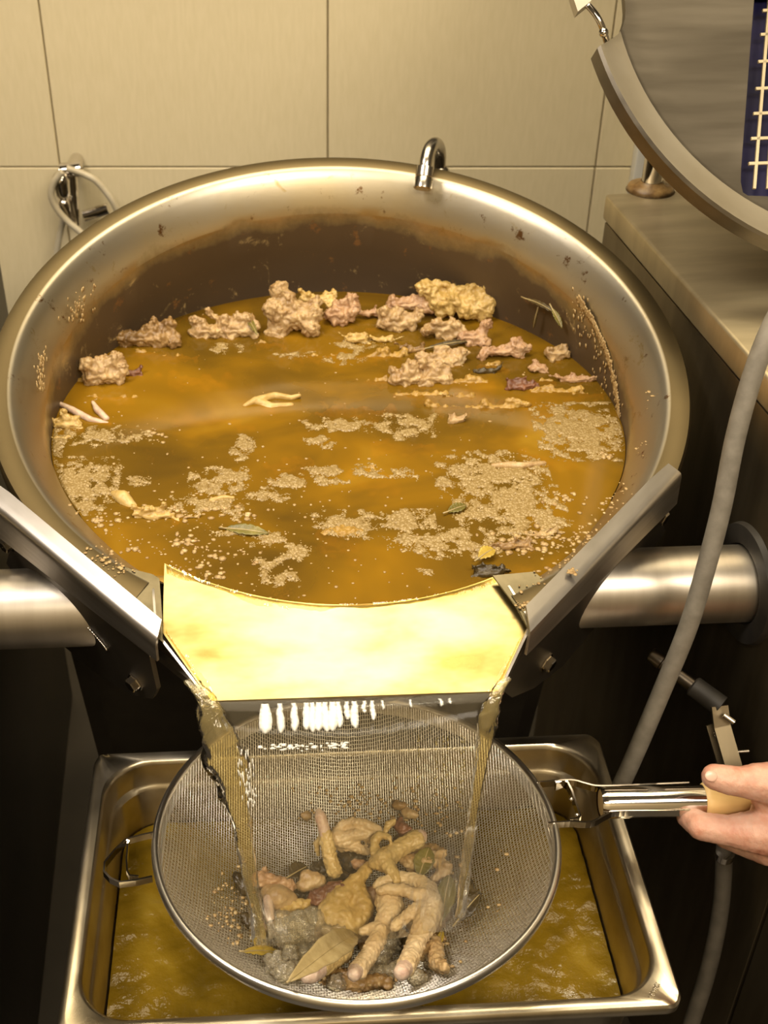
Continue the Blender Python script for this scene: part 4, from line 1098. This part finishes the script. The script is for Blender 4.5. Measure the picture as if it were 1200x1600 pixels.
# ---------------------------------------------------------------- chicken feet in the sieve
cx = lambda x: 350 + x / 2.857
cy = lambda y: 1230 + y / 2.857
def S(x, y, h): return on_sieve(cx(x), cy(y), h)
def foot(label, shank, toes, m, cut=None, voxel=.0012):
    r = thing('chicken_paw', S(shank[0][0], shank[0][1], shank[0][2]), label, 'chicken foot')
    ch = [[(S(x, y, h), rr) for x, y, h, rr in c] for c in [shank] + toes]
    organic('foot_skin', ch, m, r, voxel, 3, .0028, .005)
    if cut:
        organic('bone_end', [[(S(x, y, h), rr) for x, y, h, rr in cut]], BONE, r, .0011, 2, .0012, .004)
    return r
foot('chicken foot standing upright at the back of the sieve, white bone tip on top', [(455, 215, .050, .0075), (470, 300, .042, .0078), (492, 370, .032, .0085)], [[(450, 220, .045, .006), (415, 250, .035, .004), (420, 300, .025, .003)]], FOOTM, [(425, 110, .056, .004), (430, 130, .056, .006), (445, 180, .052, .0062), (452, 215, .05, .006)])
foot('pale chicken foot curled like a fist at the back of the sieve', [(500, 225, .040, .0095), (540, 240, .038, .0095), (570, 215, .036, .008)],
     [[(500, 210, .040, .007), (530, 168, .044, .006), (580, 155, .048, .0055), (630, 162, .05, .0055), (680, 185, .05, .005), (705, 215, .05, .0042), (735, 215, .052, .0025)],
      [(540, 225, .042, .007), (590, 210, .046, .0065), (640, 215, .044, .006), (655, 240, .038, .004)],
      [(540, 255, .036, .007), (590, 268, .036, .0062), (640, 288, .034, .0045), (650, 292, .033, .003)],
      [(500, 240, .036, .007), (520, 270, .032, .005)]], FOOTP)
foot('yellow chicken foot, cut shank pointing up right, toes spread over the pile\'s centre', [(855, 235, .040, .0105), (800, 262, .045, .0095), (745, 300, .050, .010), (715, 325, .052, .012)],
     [[(715, 320, .052, .009), (672, 290, .054, .0055), (672, 240, .056, .005), (695, 210, .058, .0045), (735, 225, .06, .0035), (745, 240, .06, .002)],
      [(720, 200, .05, .003), (735, 165, .053, .0048), (760, 150, .053, .003)],
      [(725, 340, .054, .009), (750, 375, .056, .0065), (772, 415, .054, .0048)],
      [(700, 335, .052, .009), (665, 345, .05, .005), (655, 325, .05, .003)]], FOOTM, [(858, 232, .040, .0085), (872, 222, .038, .008)])
foot('largest chicken foot, toes bent left and cut shank pointing down, right of centre', [(905, 470, .044, .0115), (925, 540, .042, .0125), (900, 610, .040, .0115), (868, 670, .036, .0095), (840, 740, .032, .0090), (812, 800, .028, .0095)],
     [[(905, 470, .044, .0105), (880, 425, .048, .008), (820, 405, .050, .0068), (750, 408, .052, .0062), (700, 425, .052, .0058), (680, 440, .052, .0045)],
      [(905, 490, .048, .0095), (850, 480, .052, .0068), (800, 458, .054, .0062), (740, 455, .055, .006), (695, 462, .055, .0045)],
      [(890, 540, .046, .009), (845, 550, .048, .0062), (800, 590, .046, .0060), (765, 620, .044, .0058)],
      [(920, 450, .044, .008), (860, 430, .046, .007)]], FOOTP, [(806, 808, .028, .0075), (792, 826, .027, .007)])
foot('thick-palmed chicken foot left of the large one, its cut end at the bottom', [(735, 510, .040, .0135), (740, 560, .038, .0125), (705, 620, .036, .0085), (680, 690, .034, .0090), (640, 760, .030, .0085), (598, 815, .026, .0090)],
     [[(700, 640, .038, .007), (660, 630, .038, .0062), (620, 645, .036, .005)], [(760, 500, .040, .009), (780, 540, .036, .006)], [(640, 770, .028, .006), (620, 840, .022, .004)]], FOOTP, [(590, 820, .026, .0070), (580, 836, .026, .006)])
foot('small yellow shank lying low at the bottom with its bone end left', [(540, 745, .024, .0078), (480, 780, .024, .0080), (430, 805, .024, .0085)], [[(545, 742, .024, .007), (560, 700, .026, .005)]], FOOTM, [(420, 815, .023, .008), (385, 835, .020, .0085), (370, 845, .018, .006)])
def piece(name, ch, m, label, cat, disp=.002, voxel=.0014, ds=.007):
    chains = [[(S(x, y, h), r) for x, y, h, r in c] for c in ch]
    o = organic(name, chains, m, None, voxel, 3, disp, ds, base=chains[0][0][0]); return props(o, label, cat)
piece('chicken_drumstick', [[(640, 370, .040, .006), (570, 440, .038, .009), (520, 500, .034, .013), (480, 560, .028, .015), (540, 600, .024, .016), (460, 640, .018, .013)], [(600, 470, .034, .010), (620, 540, .028, .012), (570, 640, .02, .012)], [(650, 345, .042, .005), (600, 400, .042, .006), (540, 450, .040, .007)]], MEAT_Y, 'big yellow skin-on leg piece across the middle of the sieve', 'chicken piece', .003)
piece('carcass_scrap', [[(160, 410, .024, .009), (230, 430, .026, .009), (290, 440, .026, .008)], [(180, 380, .026, .005), (185, 360, .03, .003)]], MEAT_K, 'pinkish ragged carcass scrap by the left stream', 'chicken piece', .005)
piece('chicken_joint', [[(240, 495, .026, .013), (280, 510, .024, .011)], [(200, 470, .024, .008)]], MEAT_P, 'round shiny pale joint left in the sieve', 'chicken piece', .002)
piece('bone_stub', [[(196, 500, .026, .005), (206, 590, .022, .0052)]], BONE, 'straight short bone stub pointing down at the left of the pile', 'bone', .001)
piece('skin_strip', [[(250, 570, .024, .005), (290, 540, .026, .0055), (340, 525, .028, .006), (375, 520, .028, .005)]], MEAT_Y, 'crinkled yellow skin strip left of the dark meat', 'chicken piece', .004)
piece('dark_meat', [[(520, 445, .040, .007), (460, 475, .034, .010), (410, 500, .030, .010)], [(400, 495, .03, .006), (440, 530, .026, .006)]], MEAT_R, 'dark brown stringy meat at the left centre', 'chicken piece', .006)
piece('dark_meat', [[(780, 170, .036, .007), (810, 200, .034, .008)], [(790, 140, .036, .004)]], MEAT_R, 'dark red-brown meat behind the yellow cut shank', 'chicken piece', .005)
piece('skin_scrap', [[(370, 400, .022, .008), (420, 425, .022, .009), (350, 440, .02, .007)]], MEAT_P, 'pale flat skin scrap behind the left pile', 'chicken piece', .003)
piece('carcass_scrap', [[(800, 320, .036, .007), (850, 345, .034, .009), (960, 330, .03, .006), (990, 360, .028, .008), (950, 410, .028, .007)], [(930, 300, .03, .005), (985, 290, .03, .004)]], MEAT_P, 'white ragged carcass scrap right of the centre', 'chicken piece', .005)
piece('carcass_scrap', [[(620, 350, .03, .006), (590, 345, .03, .006)], [(640, 500, .02, .012), (700, 480, .02, .012)]], MEAT_K, 'greyish bone scrap half hidden among the feet', 'chicken piece', .004)
piece('skin_scrap', [[(900, 740, .016, .009), (940, 700, .016, .009), (950, 790, .014, .008), (985, 810, .014, .006)]], MEAT_P, 'translucent pale skin scrap at the lower right of the pile', 'chicken piece', .005)
piece('brown_scrap', [[(80, 420, .012, .004), (60, 400, .012, .006), (90, 460, .012, .006)], [(100, 580, .01, .006), (120, 610, .01, .006)]], LEAFD, 'dark wet herb scrap at the far left of the pile', 'herb', .005)
piece('brown_scrap', [[(1080, 430, .018, .008), (1100, 500, .016, .010), (1060, 560, .016, .008), (1130, 490, .014, .006)]], LEAFD, 'dark wet herb clump at the right of the pile', 'herb', .006)
piece('brown_scrap', [[(540, 290, .016, .008), (600, 320, .016, .009), (560, 350, .016, .008)]], LEAFD, 'dark herb mush under the curled back foot', 'herb', .004)
piece('fat_scrap', [[(770, 80, .006, .006), (800, 85, .006, .005)]], MEAT_B, 'small brown scrap on the bare mesh behind the pile', 'chicken piece', .003)
piece('fat_scrap', [[(815, 115, .006, .007), (850, 125, .006, .005)]], MEAT_P, 'small white scrap on the bare mesh right of the brown one', 'chicken piece', .003)
piece('fat_scrap', [[(370, 130, .008, .006), (355, 125, .008, .004)]], MEAT_P, 'small beige scrap left of the upright foot\'s bone tip', 'chicken piece', .003)
for (pts_, m_, lab_) in (
    ([(330, 480), (420, 560), (300, 560)], LEAFD, 'dark herb mush under the shiny pale joint'),
    ([(600, 580), (680, 620), (620, 690)], MEAT_B, 'brown scum mush between the big leg piece and the feet'),
    ([(760, 640), (830, 640), (800, 720)], LEAFD, 'dark herb mush between the two lower feet'),
    ([(880, 600), (960, 560), (930, 660)], MEAT_B, 'brown scum mush beside the tall olive leaf'),
    ([(430, 370), (560, 400), (520, 330)], LEAFD, 'dark herb mush behind the upright foot'),
    ([(480, 850), (600, 880), (700, 870)], MEAT_B, 'brown scum mush along the bottom front of the pile'),
    ([(800, 250), (860, 290), (930, 280)], MEAT_B, 'brown scum mush at the back right of the pile')):
    piece('scum_mush', [[(x, y, .006, .011 * (1 - .12 * i)) for i, (x, y) in enumerate(pts_)]] + [[(x + 30, y + 14, .004, .007)] for x, y in pts_], m_, lab_, 'scum', .006)
onS = lambda h: (lambda x, y: on_sieve(x, y, h))
def sl(a, b, w_, m, label, h, **k): return leaf((cx(a[0]), cy(a[1])), (cx(b[0]), cy(b[1])), w_, m, label, onS(h), **k)
sl((870, 400), (915, 270), 32, LEAFG, 'olive bay leaf right of the centre feet', .036, curl=.1)
sl((970, 600), (1005, 395), 30, LEAFG, 'tall olive bay leaf standing beside the right stream', .030, curl=.15)
sl((1040, 600), (1140, 480), 24, LEAFD, 'dark bay leaf pointing right at the far right of the pile', .018, curl=.3)
sl((290, 400), (370, 355), 30, LEAFD, 'dark bay leaf flat on the mesh at the back left', .014, curl=.1)
sl((290, 865), (590, 660), 38, LEAFB, 'largest tan bay leaf, lying diagonally at the bottom of the pile', .030, curl=.2, twist=.3)
sl((85, 735), (250, 740), 16, LEAFY, 'narrow yellow bay leaf at the lower left of the pile', .010, curl=.1)
sl((955, 715), (975, 640), 10, LEAFY, 'small yellow leaf tip below the tall olive leaf', .016, curl=.1)
# splashing broth where the streams land, and scum on the mesh
def splash(pts, label, seed):
    ch = [[(S(x, y, h), r)] for x, y, h, r in pts]
    o = organic('splash', ch, SPLASH, None, .0017, 3, .008, .007, base=ch[0][0][0]); return props(o, label, 'splash')
splash([(200, 640, .016, .010), (260, 600, .022, .013), (330, 620, .022, .016), (400, 600, .024, .015), (380, 680, .02, .014), (300, 690, .018, .014), (460, 660, .022, .012), (520, 640, .024, .010)], 'churning broth where the left stream lands', 1)
splash([(230, 790, .012, .012), (290, 770, .016, .013), (350, 750, .018, .013), (270, 830, .012, .012), (400, 730, .02, .010)], 'churning broth around the tan bay leaf', 2)
splash([(700, 760, .014, .012), (740, 700, .016, .012), (690, 830, .010, .010), (760, 820, .010, .010), (860, 850, .008, .010), (600, 870, .006, .012), (500, 880, .005, .011), (930, 770, .010, .010)], 'churning broth between the feet at the bottom', 3)
bm = bmesh.new()
for k in range(900):
    a = rnd.random()
    if a < .55: x, y, h = rnd.gauss(620, 240), rnd.gauss(860, 26), rnd.uniform(.002, .008)
    elif a < .68: x, y, h = rnd.gauss(50, 60), rnd.gauss(550, 90), .001
    elif a < .9: x, y, h = rnd.gauss(700, 160), rnd.gauss(90, 60), .002
    else: x, y, h = rnd.gauss(950, 160), rnd.gauss(400, 200), .002
    if y > 905: continue
    X, Y = cx(x), cy(y)
    if (X - 556) ** 2 / 300 ** 2 + (Y - 1325) ** 2 / 215 ** 2 > 1: continue
    speck(bm, on_sieve(X, Y, h), rnd.choice((.0006, .0009, .0014, .0022)), .5)
props(obj('mesh_scum', bm, CRUMB, sieve), kind='stuff')
